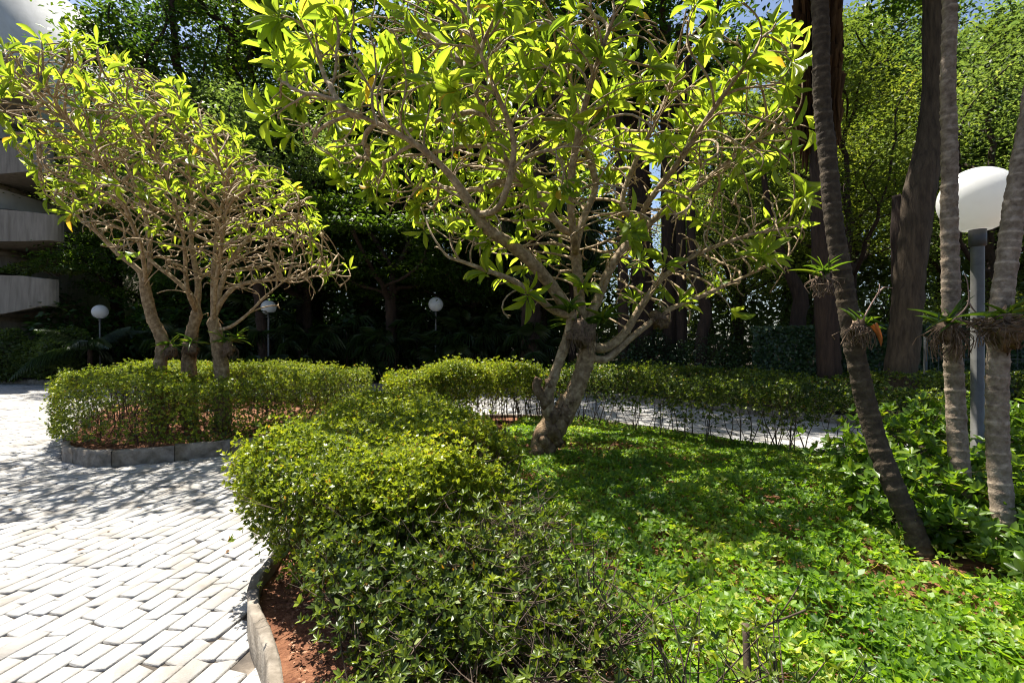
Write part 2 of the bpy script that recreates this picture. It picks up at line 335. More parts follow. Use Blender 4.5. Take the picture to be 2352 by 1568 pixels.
V = G[rest] @ R2; V[:, :, 0] += S[rest, 0][:, None]; V[:, :, 1] += S[rest, 1][:, None]
Q = (SQ[None] + (np.arange(len(rest)) * 12)[:, None, None]).reshape(-1, 4)
link('far_paving_stones', mesh_np('far_paving_stones', V.reshape(-1, 3), Q, M['stone'], np.repeat(st[rest], 12)), pav, 'stuff')

# ---- kerbs, one stone after another
def kerb(line, seg, w, h, closed=False, clip=None, flip=1):
    e = empty('bed_kerb', (0, 0, 0), kind='structure')
    L = np.asarray(line);
    if closed: L = np.vstack([L, L[:1]])
    d = np.r_[0, np.cumsum(np.linalg.norm(np.diff(L, axis=0), axis=1))]; s = 0
    while s < d[-1] - .1:
        ln = seg * rng.uniform(.85, 1.15); t = np.linspace(s + .004, min(s + ln, d[-1]) - .004, max(3, int(ln / .12)))
        x = np.interp(t, d, L[:, 0]); y = np.interp(t, d, L[:, 1]); s += ln
        if clip and not clip(x.mean(), y.mean()): continue
        tx = np.gradient(x); ty = np.gradient(y); l = np.hypot(tx, ty); nx, ny = -ty / l * flip, tx / l * flip
        hh = h + rng.normal(0, .004); c = .012
        prof = [(0, -.05), (0, hh - c), (c, hh), (w - c, hh), (w, hh - c), (w, -.05)]
        V = np.array([[[x[i] + nx[i] * a, y[i] + ny[i] * a, z + .007 * rng.standard_normal()] for a, z in prof] for i in range(len(t))])
        k = len(prof); n = len(t); i0 = np.arange(n - 1)[:, None] * k; j = np.arange(k - 1)[None]
        q = np.stack([i0 + j, i0 + j + 1, i0 + k + j + 1, i0 + k + j], -1).reshape(-1, 4)
        m = MB(); m.add(V.reshape(-1, 3), [q, np.array([[0, 1, 2, 3], [0, 3, 4, 5]]), np.array([[3, 2, 1, 0], [5, 4, 3, 0]]) + (n - 1) * k])
        link('kerb_stone', m.mesh('kerb_stone', M['kerb']), e, local=True)
    return e
kerb(LEFT_BED, .75, .09, .20, True, flip=1)
kerb(MAIN_BED, .8, .06, .19, False, flip=-1)
kerb(OUTER, 1.0, .12, .16, False, clip=lambda x, y: -24 < x < 11, flip=1)

# ------------------------------------------------------------------ woody plants: space colonisation
def colonize(pos, par, att, step, kill, infl, up=.05, iters=220, inertia=.35):
    """pos (n,3) start nodes, par parents; returns nodes, parents"""
    pos = [np.array(p) for p in pos]; par = list(par); A = np.array(att)
    Pn = np.array(pos); D = np.linalg.norm(A[:, None] - Pn[None], axis=2); near = D.argmin(1); nd = D.min(1)
    dirs = [np.array([0, 0, 1.])] * len(pos)
    for i, p in enumerate(par):
        if p >= 0: dirs[i] = norm(pos[i] - pos[p])
    cnt = {}
    for it in range(iters):
        alive = nd > kill; A = A[alive]; near = near[alive]; nd = nd[alive]
        if len(A) == 0: break
        m = nd < infl
        if not m.any(): break
        acc = {}
        v = norm(A - np.array(pos)[near])
        for k in np.nonzero(m)[0]:
            acc.setdefault(near[k], []).append(v[k])
        new = []
        for n, vv in acc.items():
            if cnt.get(n, 0) >= 3: continue
            d = np.mean(vv, 0) + np.array([0, 0, up]) + inertia * dirs[n] + rng.normal(0, .10, 3); d = norm(d)
            cnt[n] = cnt.get(n, 0) + 1
            pos.append(pos[n] + d * step); par.append(n); dirs.append(d); new.append(len(pos) - 1)
        if not new: break
        Dn = np.linalg.norm(A[:, None] - np.array([pos[i] for i in new])[None], axis=2); j = Dn.argmin(1); dm = Dn[np.arange(len(A)), j]
        b = dm < nd; nd = np.where(b, dm, nd); near = np.where(b, np.array(new)[j], near)
    return np.array(pos), np.array(par)
def skeleton(pos, par, r_tip, expo=2.3, rmin=None, smooth=2, fixed=0):
    n = len(pos); ch = [[] for _ in range(n)]
    for i in range(n):
        if par[i] >= 0: ch[par[i]].append(i)
    for _ in range(smooth):
        q = pos.copy()
        for i in range(fixed, n):
            if par[i] >= 0 and ch[i]: q[i] = .5 * pos[i] + .25 * pos[par[i]] + .25 * np.mean(pos[ch[i]], 0)
        pos = q
    r = np.zeros(n)
    for i in range(n - 1, -1, -1):
        r[i] = max(r_tip, sum(r[c] ** expo for c in ch[i]) ** (1 / expo) if ch[i] else r_tip)
        if rmin is not None and i < len(rmin): r[i] = max(min(r[i], rmin[i] * 1.15), rmin[i])
    return pos, ch, r
def branch_mesh(pos, par, ch, r, mb, base_sides=10, skip=None):
    starts = [i for i in range(len(pos)) if par[i] < 0]
    stack = [(None, s) for s in starts]
    while stack:
        p, s = stack.pop(); chain = [s] if p is None else [p, s]; i = s
        while ch[i]:
            c = sorted(ch[i], key=lambda k: -r[k]); stack += [(i, k) for k in c[1:]]; i = c[0]; chain.append(i)
        rr = r[chain].copy()
        if p is not None: rr[0] = min(rr[0], rr[1] * 1.25)
        if len(chain) > 1:
            k = 16 if rr.max() > .08 else 9 if rr.max() > .03 else 5 if rr.max() > .012 else 4
            q = np.c_[pos[chain], rr]
            if rr.max() > .03 and len(q) > 2: q = polyline(q, .05)
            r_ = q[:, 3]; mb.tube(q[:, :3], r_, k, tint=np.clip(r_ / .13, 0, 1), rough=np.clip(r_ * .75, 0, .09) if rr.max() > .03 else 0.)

def in_frame(p, m=0.0):
    return (p[:, 1] > .3) & (np.abs(p[:, 0] / p[:, 1]) < 1.044 + m) & (np.abs((p[:, 2] - CAM_H) / p[:, 1]) < .696 + m)
FR_MESH = [[mesh_np('leaf', *(lambda a: (a[0], a[1]))(FRANGI[k]), M['frangi'], np.clip(t + np.where(np.abs(FRANGI[k][0][:, 0]) < .001, .12, -.05), 0, .86) if t < .9 else np.full(len(FRANGI[k][0]), t)) for t in (.1, .3, .45, .6, .75, .85, .96)] for k in range(len(FRANGI))]
TINTS = np.array([.1, .3, .45, .6, .75, .85, .96])
def frangi_leaves(tree, tips, axes, n_single, Lr=(.2, .34), nper=(6, 11)):
    pos, d, up = [], [], []
    for k in range(nper[0], nper[1] + 1):
        m = rng.integers(nper[0], nper[1] + 1, len(tips)) == k
        if not m.any(): continue
        c, dd, uu = rosettes(tips[m], axes[m], k, .55, 1.45, .3); pos.append(c); d.append(dd); up.append(uu)
    pos = np.vstack(pos); d = norm(np.vstack(d)); up = np.vstack(up)
    d = norm(d + np.array([0, 0, -.10])); N = len(pos)
    pos = pos + d * .02 + rng.normal(0, .012, (N, 3))
    L = rng.uniform(*Lr, N) * rng.choice([1, 1, 1, .6], N); W = L * rng.uniform(.20, .30, N)
    tint = np.where(rng.random(N) < .008, .96, TINTS[rng.choice(6, N, p=[.1, .2, .25, .22, .15, .08])]); tp = rng.integers(0, len(FRANGI), N)
    mid = pos + d * (L / 2)[:, None]; size = np.where(in_frame(mid, -.02), L / mid[:, 1], 0); single = np.argsort(-size)[:n_single]
    isin = np.zeros(N, bool); isin[single] = True
    s, n = frames(d, up); base = np.array(tree.location)
    for i in single:
        o = bpy.data.objects.new('leaf', FR_MESH[tp[i]][int(np.argmin(np.abs(TINTS - tint[i])))]); col.objects.link(o); o.parent = tree
        mt = Matrix.Identity(4); 
        for a in range(3):
            mt[a][0] = s[i][a] * W[i]; mt[a][1] = d[i][a] * L[i]; mt[a][2] = n[i][a] * L[i]; mt[a][3] = pos[i][a] - base[a]
        o.matrix_local = mt
    mb = MB()
    for k in range(len(FRANGI)):
        m = (tp == k) & ~isin
        if m.any():
            V, Q, T = leaves(FRANGI[k], pos[m], d[m], up[m], L[m], W[m], tint[m]); rib = np.tile(np.where(np.abs(FRANGI[k][0][:, 0]) < .001, .12, -.05), m.sum())
            mb.add(V, Q, np.where(T < .9, np.clip(T + rib, 0, .86), T))
    link('foliage', mb.mesh('foliage', M['frangi']), tree, 'stuff')
def limbs(spec, step):
    """spec: list of (attach_index_of_limb or None, [(px,py,Y,r)...]) -> nodes, parents, min radii"""
    pos, par, rm, ends = [], [], [], []
    for att, pts in spec:
        w = np.array([np.r_[P(a, b, c), r] for a, b, c, r in pts])
        if att is not None:
            cand = np.array(pos)[ends[att][0]:ends[att][1]]; j = ends[att][0] + int(np.linalg.norm(cand - w[0, :3], axis=1).argmin())
            w = np.vstack([np.r_[pos[j], w[0, 3]], w])
        q = polyline(w, step); s0 = len(pos)
        for i, row in enumerate(q):
            if i == 0 and att is not None: prev = j; continue
            par.append(-1 if (i == 0) else (prev)); pos.append(row[:3]); rm.append(max(.006, row[3])); prev = len(pos) - 1
        ends.append((s0, len(pos)))
    return np.array(pos), np.array(par), np.array(rm)

# ---- the big frangipani in the middle bed
def main_frangipani():
    base = P(1238, 1045, 5.95); base[2] = .1
    t = empty('frangipani_tree', base, 'large spreading frangipani with thick knobbly leaning trunk rising from the green ground cover', 'tree')
    spec = [
        (None, [(1226, 1080, 5.95, .165), (1240, 1040, 5.95, .135), (1254, 1000, 5.95, .16), (1282, 965, 5.93, .165), (1306, 925, 5.92, .145), (1328, 880, 5.92, .118), (1342, 840, 5.92, .11), (1350, 790, 5.95, .10), (1342, 745, 6.0, .085)]),
        (0, [(1262, 945, 5.86, .10), (1258, 910, 5.82, .08), (1272, 865, 5.8, .066), (1288, 820, 5.8, .068), (1306, 765, 5.82, .062), (1314, 725, 5.85, .058)]),
        (1, [(1290, 690, 5.8, .085), (1262, 650, 5.7, .085), (1215, 597, 5.55, .08), (1160, 552, 5.4, .075), (1115, 522, 5.3, .07), (1078, 465, 5.2, .06), (1040, 410, 5.1, .045), (980, 350, 5.0, .035), (900, 300, 4.9, .025), (800, 255, 4.8, .018)]),
        (1, [(1275, 715, 5.75, .05), (1230, 680, 5.6, .045), (1180, 645, 5.5, .038), (1110, 618, 5.35, .03), (1030, 590, 5.2, .018)]),
        (0, [(1332, 690, 6.0, .075), (1326, 620, 6.0, .07), (1322, 560, 6.05, .06), (1345, 490, 6.1, .05), (1368, 425, 6.15, .042), (1345, 340, 6.2, .036), (1318, 240, 6.2, .03), (1300, 90, 6.2, .02)]),
        (4, [(1290, 525, 5.9, .045), (1235, 450, 5.8, .04), (1170, 380, 5.7, .032), (1130, 290, 5.6, .025), (1060, 150, 5.5, .018)]),
        (0, [(1372, 690, 6.05, .07), (1400, 620, 6.15, .06), (1450, 550, 6.25, .052), (1520, 490, 6.3, .045), (1600, 430, 6.4, .036), (1700, 350, 6.5, .025), (1790, 290, 6.5, .016)]),
        (6, [(1430, 470, 6.3, .036), (1460, 370, 6.4, .03), (1520, 250, 6.5, .024), (1560, 120, 6.5, .016)]),
        (0, [(1385, 800, 6.0, .07), (1430, 770, 6.05, .06), (1475, 700, 6.1, .05), (1520, 640, 6.1, .04), (1600, 585, 6.1, .03), (1720, 540, 6.05, .02), (1830, 520, 6.0, .012)]),
        (0, [(1390, 825, 6.0, .055), (1450, 775, 6.1, .048), (1530, 715, 6.3, .04), (1600, 685, 6.4, .03), (1700, 640, 6.5, .02), (1810, 590, 6.5, .012)]),
        (4, [(1320, 560, 5.7, .05), (1310, 440, 5.35, .045), (1330, 300, 5.05, .036), (1370, 150, 4.8, .026), (1410, 40, 4.7, .018)]),
        (2, [(1150, 470, 5.0, .04), (1180, 330, 4.8, .03), (1130, 190, 4.65, .022), (1080, 60, 4.6, .015)]),
        (6, [(1480, 480, 5.9, .04), (1560, 370, 5.5, .034), (1640, 250, 5.2, .026), (1720, 140, 5.0, .016)]),
    ]
    pos, par, rm = limbs(spec, .13); rm = rm * .86
    # crown envelope
    att = []
    while len(att) < 3600:
        x, y = rng.uniform(-3.6, 4.1), rng.uniform(4.2, 8.8); r2 = ((x - .2) / 3.75) ** 2 + ((y - 6.5) / 2.15) ** 2
        if r2 > 1: continue
        r = math.sqrt(r2); lo = 2.15 + rng.normal(0, .2) + 1.25 * r ** 1.2 + (.30 if x < 0 else -.75 * min(1, x / 1.5)) ; hi = 5.9 - .9 * r2
        z = rng.uniform(lo, hi); px, py = 1176 + F * x / y, 784 - F * (z - CAM_H) / y
        if x > 1.0 and y < 5.7 and rng.random() < .6: continue
        if px < 610 or px > 1850 or py > 250 + (px - 600) * .80: continue
        if rng.random() > .35 + .65 * max(r, (z - lo) / (hi - lo)): continue
        att.append((x, y, z))
    att += [tuple(P(rng.uniform(960, 1140), rng.uniform(490, 590), rng.uniform(5.0, 5.6))) for _ in range(55)] + [tuple(P(rng.uniform(1130, 1230), rng.uniform(640, 720), rng.uniform(5.3, 5.7))) for _ in range(25)]
    pos, par = colonize(pos, par, att, .09, .14, 2.2, .28, inertia=1.0)
    p2, ch, r = skeleton(pos, par, .0075, 2.4, rm, 3, len(rm))
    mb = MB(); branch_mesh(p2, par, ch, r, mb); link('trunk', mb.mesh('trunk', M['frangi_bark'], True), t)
    # burrs and a broken stub on the trunk
    mb = MB()
    for (a, b, Y, rr) in ((1272, 990, 5.82, .09), (1296, 950, 5.82, .085), (1252, 1015, 5.85, .085), (1275, 955, 5.8, .07), (1312, 920, 5.84, .06), (1240, 1040, 5.88, .10), (1262, 1030, 5.84, .075), (1243, 905, 5.8, .05), (1262, 880, 5.78, .05), (1280, 1010, 5.85, .07), (1250, 925, 5.78, .055)):
        u, v = np.meshgrid(np.linspace(0, PI, 8), np.linspace(0, 2 * PI, 11)[:-1], indexing='ij'); q = rr * (1 + .18 * rng.standard_normal(u.shape))
        V = np.stack([q * np.sin(u) * np.cos(v), q * np.sin(u) * np.sin(v) * .8, q * np.cos(u) * 1.3], -1).reshape(-1, 3) + P(a, b, Y)
        i = np.arange(7)[:, None] * 10; j = np.arange(10)[None]; mb.add(V, np.stack([i + j, i + 10 + j, i + 10 + (j + 1) % 10, i + (j + 1) % 10], -1).reshape(-1, 4))
    mb.tube(polyline([P(1262, 925, 5.8), P(1240, 905, 5.78), P(1232, 880, 5.78), P(1238, 868, 5.78)], .05), [.08, .07, .06, .05, .05, .05, .05, .04][:len(polyline([P(1262, 925, 5.8), P(1240, 905, 5.78), P(1232, 880, 5.78), P(1238, 868, 5.78)], .05))] if False else .055, 8, rough=.12)
    link('burr', mb.mesh('burr', M['trunk_bark'], True), t)
    tip = np.array([i for i in range(len(p2)) if not ch[i]]); ax = norm(p2[tip] - p2[par[tip]]) + np.array([0, 0, .35])
    keep = rng.random(len(tip)) < np.interp(p2[tip][:, 2], [2.6, 3.4, 4.2, 4.8], [.22, .28, .42, .56]) * np.where((p2[tip][:, 0] > .8) & (p2[tip][:, 2] < 3.6), .5, 1) + np.where((p2[tip][:, 0] < .2) & (p2[tip][:, 2] < 3.0) & (p2[tip][:, 1] < 6), .3, 0)
    frangi_leaves(t, p2[tip][keep], norm(ax)[keep], 300, (.18, .33), (6, 9))
    return t
main_frangipani()

# ---- the three frangipanis in the left bed
def left_frangipanis():
    specs = [
        ('frangipani_tree', 'frangipani with pale bent trunk nearest the concrete building, crown reaching toward it', [
            (None, [(368, 985, 8.2, .15), (366, 900, 8.2, .13), (368, 840, 8.2, .12), (372, 780, 8.2, .115), (350, 730, 8.15, .11), (335, 670, 8.1, .10), (330, 640, 8.05, .085)]),
            (0, [(318, 620, 8.0, .07), (270, 580, 7.9, .06), (220, 530, 7.8, .05), (150, 480, 7.6, .03), (105, 445, 7.5, .018)]),
            (0, [(345, 600, 8.2, .06), (330, 480, 8.3, .045), (280, 360, 8.3, .03), (220, 240, 8.2, .02), (150, 130, 8.0, .014)]),
            (0, [(335, 640, 7.8, .05), (320, 560, 7.4, .04), (260, 420, 7.1, .03), (180, 300, 6.9, .02), (80, 230, 6.8, .014)])]),
        ('frangipani_tree', 'frangipani with upright middle trunk between two bent trunks, crown over the clipped hedge', [
            (None, [(437, 985, 8.4, .16), (436, 900, 8.4, .145), (434, 830, 8.4, .135), (440, 770, 8.4, .12), (452, 720, 8.4, .11)]),
            (0, [(440, 680, 8.3, .07), (400, 640, 8.2, .06), (340, 590, 8.1, .045), (300, 500, 8.0, .03), (250, 380, 7.9, .018)]),
            (0, [(455, 650, 8.5, .07), (440, 560, 8.5, .05), (440, 440, 8.5, .035), (420, 320, 8.4, .022), (390, 220, 8.3, .014)]),
            (0, [(430, 660, 7.9, .05), (420, 540, 7.5, .035), (380, 400, 7.2, .022), (330, 280, 7.1, .014)])]),
        ('frangipani_tree', 'frangipani with short stout trunk and low bare twigs reaching toward the white globe lamps', [
            (None, [(512, 985, 8.1, .17), (512, 900, 8.1, .15), (508, 840, 8.1, .14), (500, 780, 8.1, .13), (490, 740, 8.1, .11)]),
            (0, [(505, 700, 8.1, .065), (540, 660, 8.1, .055), (600, 645, 8.1, .04), (680, 640, 8.1, .026), (770, 630, 8.1, .014)]),
            (0, [(530, 750, 8.0, .045), (570, 720, 7.9, .035), (610, 680, 7.8, .025), (660, 640, 7.7, .014)]),
            (0, [(510, 650, 8.2, .06), (550, 570, 8.3, .045), (620, 510, 8.4, .03), (700, 460, 8.4, .016)]),
            (0, [(490, 640, 8.3, .055), (500, 520, 8.4, .04), (520, 420, 8.4, .026), (520, 330, 8.3, .016)]),
            (0, [(495, 660, 7.7, .045), (510, 560, 7.3, .032), (520, 450, 7.1, .02), (500, 360, 7.0, .014)])])]
    att = []
    while len(att) < 4200:
        x, y = rng.uniform(-8.3, -2.6), rng.uniform(5.9, 10.4); cxx = -5.5; r2 = ((x - cxx) / 2.85) ** 2 + ((y - 8.1) / 2.25) ** 2
        if r2 > 1: continue
        r = math.sqrt(r2); u = (x + 8.3) / 5.7                     # 0 left .. 1 right
        hi = 6.75 - 3.1 * max(0, u - .15) ** 1.15 - .7 * ((y - 8.1) / 2.25) ** 2; lo = 2.25 + .95 * r ** 1.4 + (1 - u) * .6 - u * .35 + rng.normal(0, .28)
        if hi <= lo: continue
        z = rng.uniform(lo, hi); px, py = 1176 + F * x / y, 784 - F * (z - CAM_H) / y
        if py < np.interp(px, [-200, 0, 130, 400, 560, 700, 790], [130, 130, 85, 195, 330, 455, 600]) or (px < 330 and py > np.interp(px, [-100, 0, 110, 250, 330], [230, 285, 455, 580, 650])): continue
        if rng.random() > .4 + .6 * max(r, (z - lo) / (hi - lo)): continue
        att.append((x, y, z))
    allp, allq, allr, own, fixed = [], [], [], [], 0
    for k, (nm, lb, sp) in enumerate(specs):
        p, q, rm = limbs(sp, .13); off = len(allp); allp += list(p); allq += [x + off if x >= 0 else -1 for x in q]; allr += list(rm)
    nfix = len(allp)
    pos, par = colonize(np.array(allp), allq, att, .095, .14, 2.2, .32, inertia=1.0)
    p2, ch, r = skeleton(pos, par, .0085, 2.4, np.array(allr) * np.where(np.array(allr) > .09, .8, .62), 3, nfix)
    root = np.zeros(len(p2), int); roots = []
    for i in range(len(p2)):
        if par[i] < 0: root[i] = len(roots); roots.append(i)
        else: root[i] = root[par[i]]
    for k, (nm, lb, sp) in enumerate(specs):
        idx = np.nonzero(root == k)[0]; mp = {o: n for n, o in enumerate(idx)}
        pp = p2[idx]; qq = np.array([mp[par[i]] if par[i] >= 0 else -1 for i in idx]); cc = [[mp[c] for c in ch[i]] for i in idx]
        b = pp[0].copy(); b[2] = .1; t = empty(nm, b, lb, 'tree')
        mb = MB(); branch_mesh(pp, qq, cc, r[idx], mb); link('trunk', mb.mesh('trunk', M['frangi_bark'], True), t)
        tip = np.array([i for i in range(len(pp)) if not cc[i]]); ax = norm(norm(pp[tip] - pp[qq[tip]]) + np.array([0, 0, .35]))
        keep = rng.random(len(tip)) < np.interp(pp[tip][:, 2], [2.8, 3.4, 4.3, 5.2], [.05, .16, .36, .55])
        frangi_leaves(t, pp[tip][keep], ax[keep], 230, (.12, .24), (5, 8))
left_frangipanis()

# ------------------------------------------------------------------ hedges
def hedge(name, label, cat, spec, n_clusters, mat='azalea', stems=200, leaf=(.022, .040), seed=0, shell=.07, lowfill=.25, group=None, spikes=.12, nper=6, stem_r=.005, tintmu=.5, gapl=.25, tpl=None, spread=.12, hexp=.75):
    """spec rows: x, y, half width, z bottom, z top"""
    q = polyline(np.array(spec, float), .05); xy = q[:, :2]; d = np.r_[0, np.cumsum(np.linalg.norm(np.diff(xy, axis=0), axis=1))]
    t = empty(name, (xy[:, 0].mean(), xy[:, 1].mean(), .1), label, cat, group)
    tg = norm(np.gradient(xy, axis=0)); nm = np.stack([-tg[:, 1], tg[:, 0]], -1)
    dens = q[:, 2] + .5 * (q[:, 4] - q[:, 3]); cdf = np.cumsum(dens) / dens.sum()
    def at(u): j = np.searchsorted(cdf, u); return np.clip(j, 0, len(q) - 1)
    j = at(rng.random(n_clusters)); a = q[j]; hw, zb, zt = a[:, 2], a[:, 3], a[:, 4]
    # end caps: let the cross section sweep round the ends
    endd = np.minimum(d[j], d[-1] - d[j]); hw = hw * np.clip(np.sqrt(np.clip(endd / (a[:, 2] + .01), 0.02, 1)), .15, 1)
    side = rng.random(n_clusters); hgt = zt - zb
    ptop = 2 * hw / (2 * hw + 2 * hgt * .8)
    top = side < ptop; sgn = np.where(rng.random(n_clusters) < .5, -1, 1)
    c = np.where(top, rng.uniform(-1, 1, n_clusters), sgn); h = np.where(top, 1., rng.random(n_clusters) ** hexp)
    # rounded shoulders
    rr = .25; edge = np.clip((np.abs(c) - (1 - rr)) / rr, 0, 1); h = np.where(top, 1 - .22 * edge ** 2, h); c = np.where(~top, c * (1 - .18 * np.clip((h - .7) / .3, 0, 1) ** 2 - .22 * np.clip((.5 - h) / .5, 0, 1) * (0 if hexp > 1 else 1)), c)
    dep = rng.exponential(shell, n_clusters)
    px = xy[j, 0] + nm[j, 0] * (c * hw - np.where(top, 0, c * dep)); py = xy[j, 1] + nm[j, 1] * (c * hw - np.where(top, 0, c * dep))
    px += rng.normal(0, .025, n_clusters); py += rng.normal(0, .025, n_clusters)
    bump = .07 * wav(px, py, 3.2, seed) + .04 * wav(px, py, 9, seed + 1)
    pz = zb + h * hgt + bump - np.where(top, dep, 0)
    low = ~top & (h < .55) & (rng.random(n_clusters) > lowfill + (1 - lowfill) * h / .55)
    gap = wav(px * 1.3, py * 1.3 + pz * 2, 3.5, seed + 2) > np.where(h < .6, gapl, .9)
    keep = ~(low | gap); px, py, pz, c, top, h = (v[keep] for v in (px, py, pz, c, top, h)); jj = j[keep]; n = len(px)
    C = np.stack([px, py, pz], -1); sp = rng.random(n) < spikes; C[sp] += (np.array([0, 0, 1.]) * rng.uniform(.02, .11, (sp.sum(), 1)) + np.stack([nm[jj, 0] * c, nm[jj, 1] * c, 0 * c], -1)[sp] * rng.uniform(0, .10, (sp.sum(), 1)))
    A = np.stack([nm[jj, 0] * c * np.where(top, .35, .8), nm[jj, 1] * c * np.where(top, .35, .8), np.where(top, 1., .55)], -1) + rng.normal(0, .35, (n, 3))
    pos, dd, up = rosettes(C, A, nper, .35, 1.35, .35); N = len(pos)
    L = rng.uniform(leaf[0], leaf[1], N) * np.repeat(rng.uniform(.75, 1.2, n), nper); W = L * rng.uniform(.36, .46, N)
    tint = np.clip(np.repeat(tintmu + .16 * wav(px, py, 5, seed + 4) + .15 * rng.standard_normal(n), nper) + .16 * rng.standard_normal(N), 0, .97); tint = np.where(rng.random(N) < .015, 1, tint)
    V, Q, T = leaves(tpl or LEAF4, pos, dd, up, L, W * (1 if tpl else 1.12), tint); link('foliage', mesh_np('foliage', V, Q, M[mat], T), t, 'stuff')
    if stems:
        mb = MB(); ks = at(rng.random(stems))
        for k in ks:
            x, y, w, zb_, zt_ = q[k]; e = min(d[k], d[-1] - d[k]); w *= min(1, max(.2, math.sqrt(e / (w + .01))))
            f = rng.uniform(-.7, .7) * w; b = np.array([x + nm[k, 0] * f, y + nm[k, 1] * f, .1]); f2 = np.clip(f + rng.normal(0, .35) * w, -w * .95, w * .95); al = rng.normal(0, spread)
            e_ = np.array([x + nm[k, 0] * f2 + tg[k, 0] * al, y + nm[k, 1] * f2 + tg[k, 1] * al, zt_ - rng.uniform(.03, .18)])
            m1 = b + (e_ - b) * .4 + rng.normal(0, .04, 3); m2 = b + (e_ - b) * .7 + rng.normal(0, .04, 3); pl = polyline(np.array([b, m1, m2, e_]), .09)
            mb.tube(pl, np.linspace(stem_r * rng.uniform(.8, 1.7), .0016, len(pl)), 4, False)
            for _ in range(5):
                i = rng.integers(len(pl) // 4, len(pl) - 1); s = pl[i]; e2 = s + np.array([rng.normal(0, .13), rng.normal(0, .13), rng.uniform(.05, .28)])
                mm = (s + e2) / 2 + rng.normal(0, .02, 3); mb.tube(np.array([s, mm, e2]), [.0028, .002, .0012], 3, False)
        link('stems', mb.mesh('stems', M['twig']), t, 'stuff')
    return t
hedge('azalea_hedge', 'clipped azalea hedge ringing the three frangipani trunks inside a low kerb', 'hedge',
      [(-3.3, 9.9, .4, .2, 1.0), (-3.15, 9.0, .5, .2, 1.06), (-3.6, 8.0, .6, .2, 1.02), (-4.5, 7.45, .62, .2, 1.03), (-5.3, 7.2, .65, .2, 1.06), (-6.2, 7.55, .62, .2, 1.08), (-7.0, 8.6, .7, .2, 1.08), (-7.35, 9.8, .7, .2, 1.1), (-7.0, 11.2, .7, .2, 1.1), (-5.6, 11.8, .5, .2, 1.05), (-4.0, 11.2, .4, .2, 1.0)], 33000, stems=260, leaf=(.026, .044), seed=1, lowfill=1., tintmu=.6, gapl=.9, hexp=1.25)
hedge('azalea_hedge', 'broad rounded sunlit azalea hedge overhanging the kerb beside the bright paving', 'hedge',
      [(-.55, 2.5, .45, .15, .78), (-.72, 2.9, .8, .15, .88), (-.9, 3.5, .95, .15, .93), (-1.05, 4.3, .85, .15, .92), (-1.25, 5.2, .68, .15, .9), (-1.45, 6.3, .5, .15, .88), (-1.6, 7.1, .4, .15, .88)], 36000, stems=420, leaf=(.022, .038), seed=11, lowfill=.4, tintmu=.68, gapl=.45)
hedge('azalea_hedge', 'domed azalea hedge behind the big frangipani trunk, dense at one end', 'hedge',
      [(-1.7, 7.3, .35, .15, .95), (-1.5, 8.0, .5, .15, 1.16), (-.9, 8.5, .5, .2, 1.2), (-.2, 8.8, .42, .35, 1.18), (.5, 8.9, .32, .6, 1.15)], 13000, stems=170, leaf=(.026, .044), seed=21, lowfill=.6, tintmu=.7)
hedge('azalea_hedge', 'leggy azalea hedge with bare dark stems seen against the curving path', 'hedge',
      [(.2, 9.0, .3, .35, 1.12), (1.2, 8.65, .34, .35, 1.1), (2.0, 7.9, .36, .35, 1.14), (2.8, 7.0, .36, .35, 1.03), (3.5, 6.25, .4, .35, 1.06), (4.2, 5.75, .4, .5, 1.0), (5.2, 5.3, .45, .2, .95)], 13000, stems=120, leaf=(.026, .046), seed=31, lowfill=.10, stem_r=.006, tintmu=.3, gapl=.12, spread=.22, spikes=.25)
hedge('azalea_hedge', 'shaded azalea hedge along the far kerb below the ivy wall', 'hedge',
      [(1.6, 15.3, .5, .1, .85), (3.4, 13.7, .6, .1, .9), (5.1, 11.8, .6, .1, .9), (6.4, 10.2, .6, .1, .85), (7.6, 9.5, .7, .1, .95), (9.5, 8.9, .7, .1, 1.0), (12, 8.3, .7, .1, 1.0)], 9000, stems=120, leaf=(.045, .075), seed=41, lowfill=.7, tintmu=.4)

hedge('azalea_hedge', 'loose lower azalea hedge sloping from the rounded hedge down over the mulch', 'hedge',
      [(-.9, 2.75, .3, .15, .66), (-.6, 2.45, .4, .15, .60), (-.25, 2.3, .42, .15, .54), (.1, 2.3, .34, .15, .46), (.3, 2.35, .2, .2, .38)], 5600, stems=120, leaf=(.022, .040), seed=51, shell=.12, lowfill=.15, tintmu=.36, gapl=.05, spikes=.35)
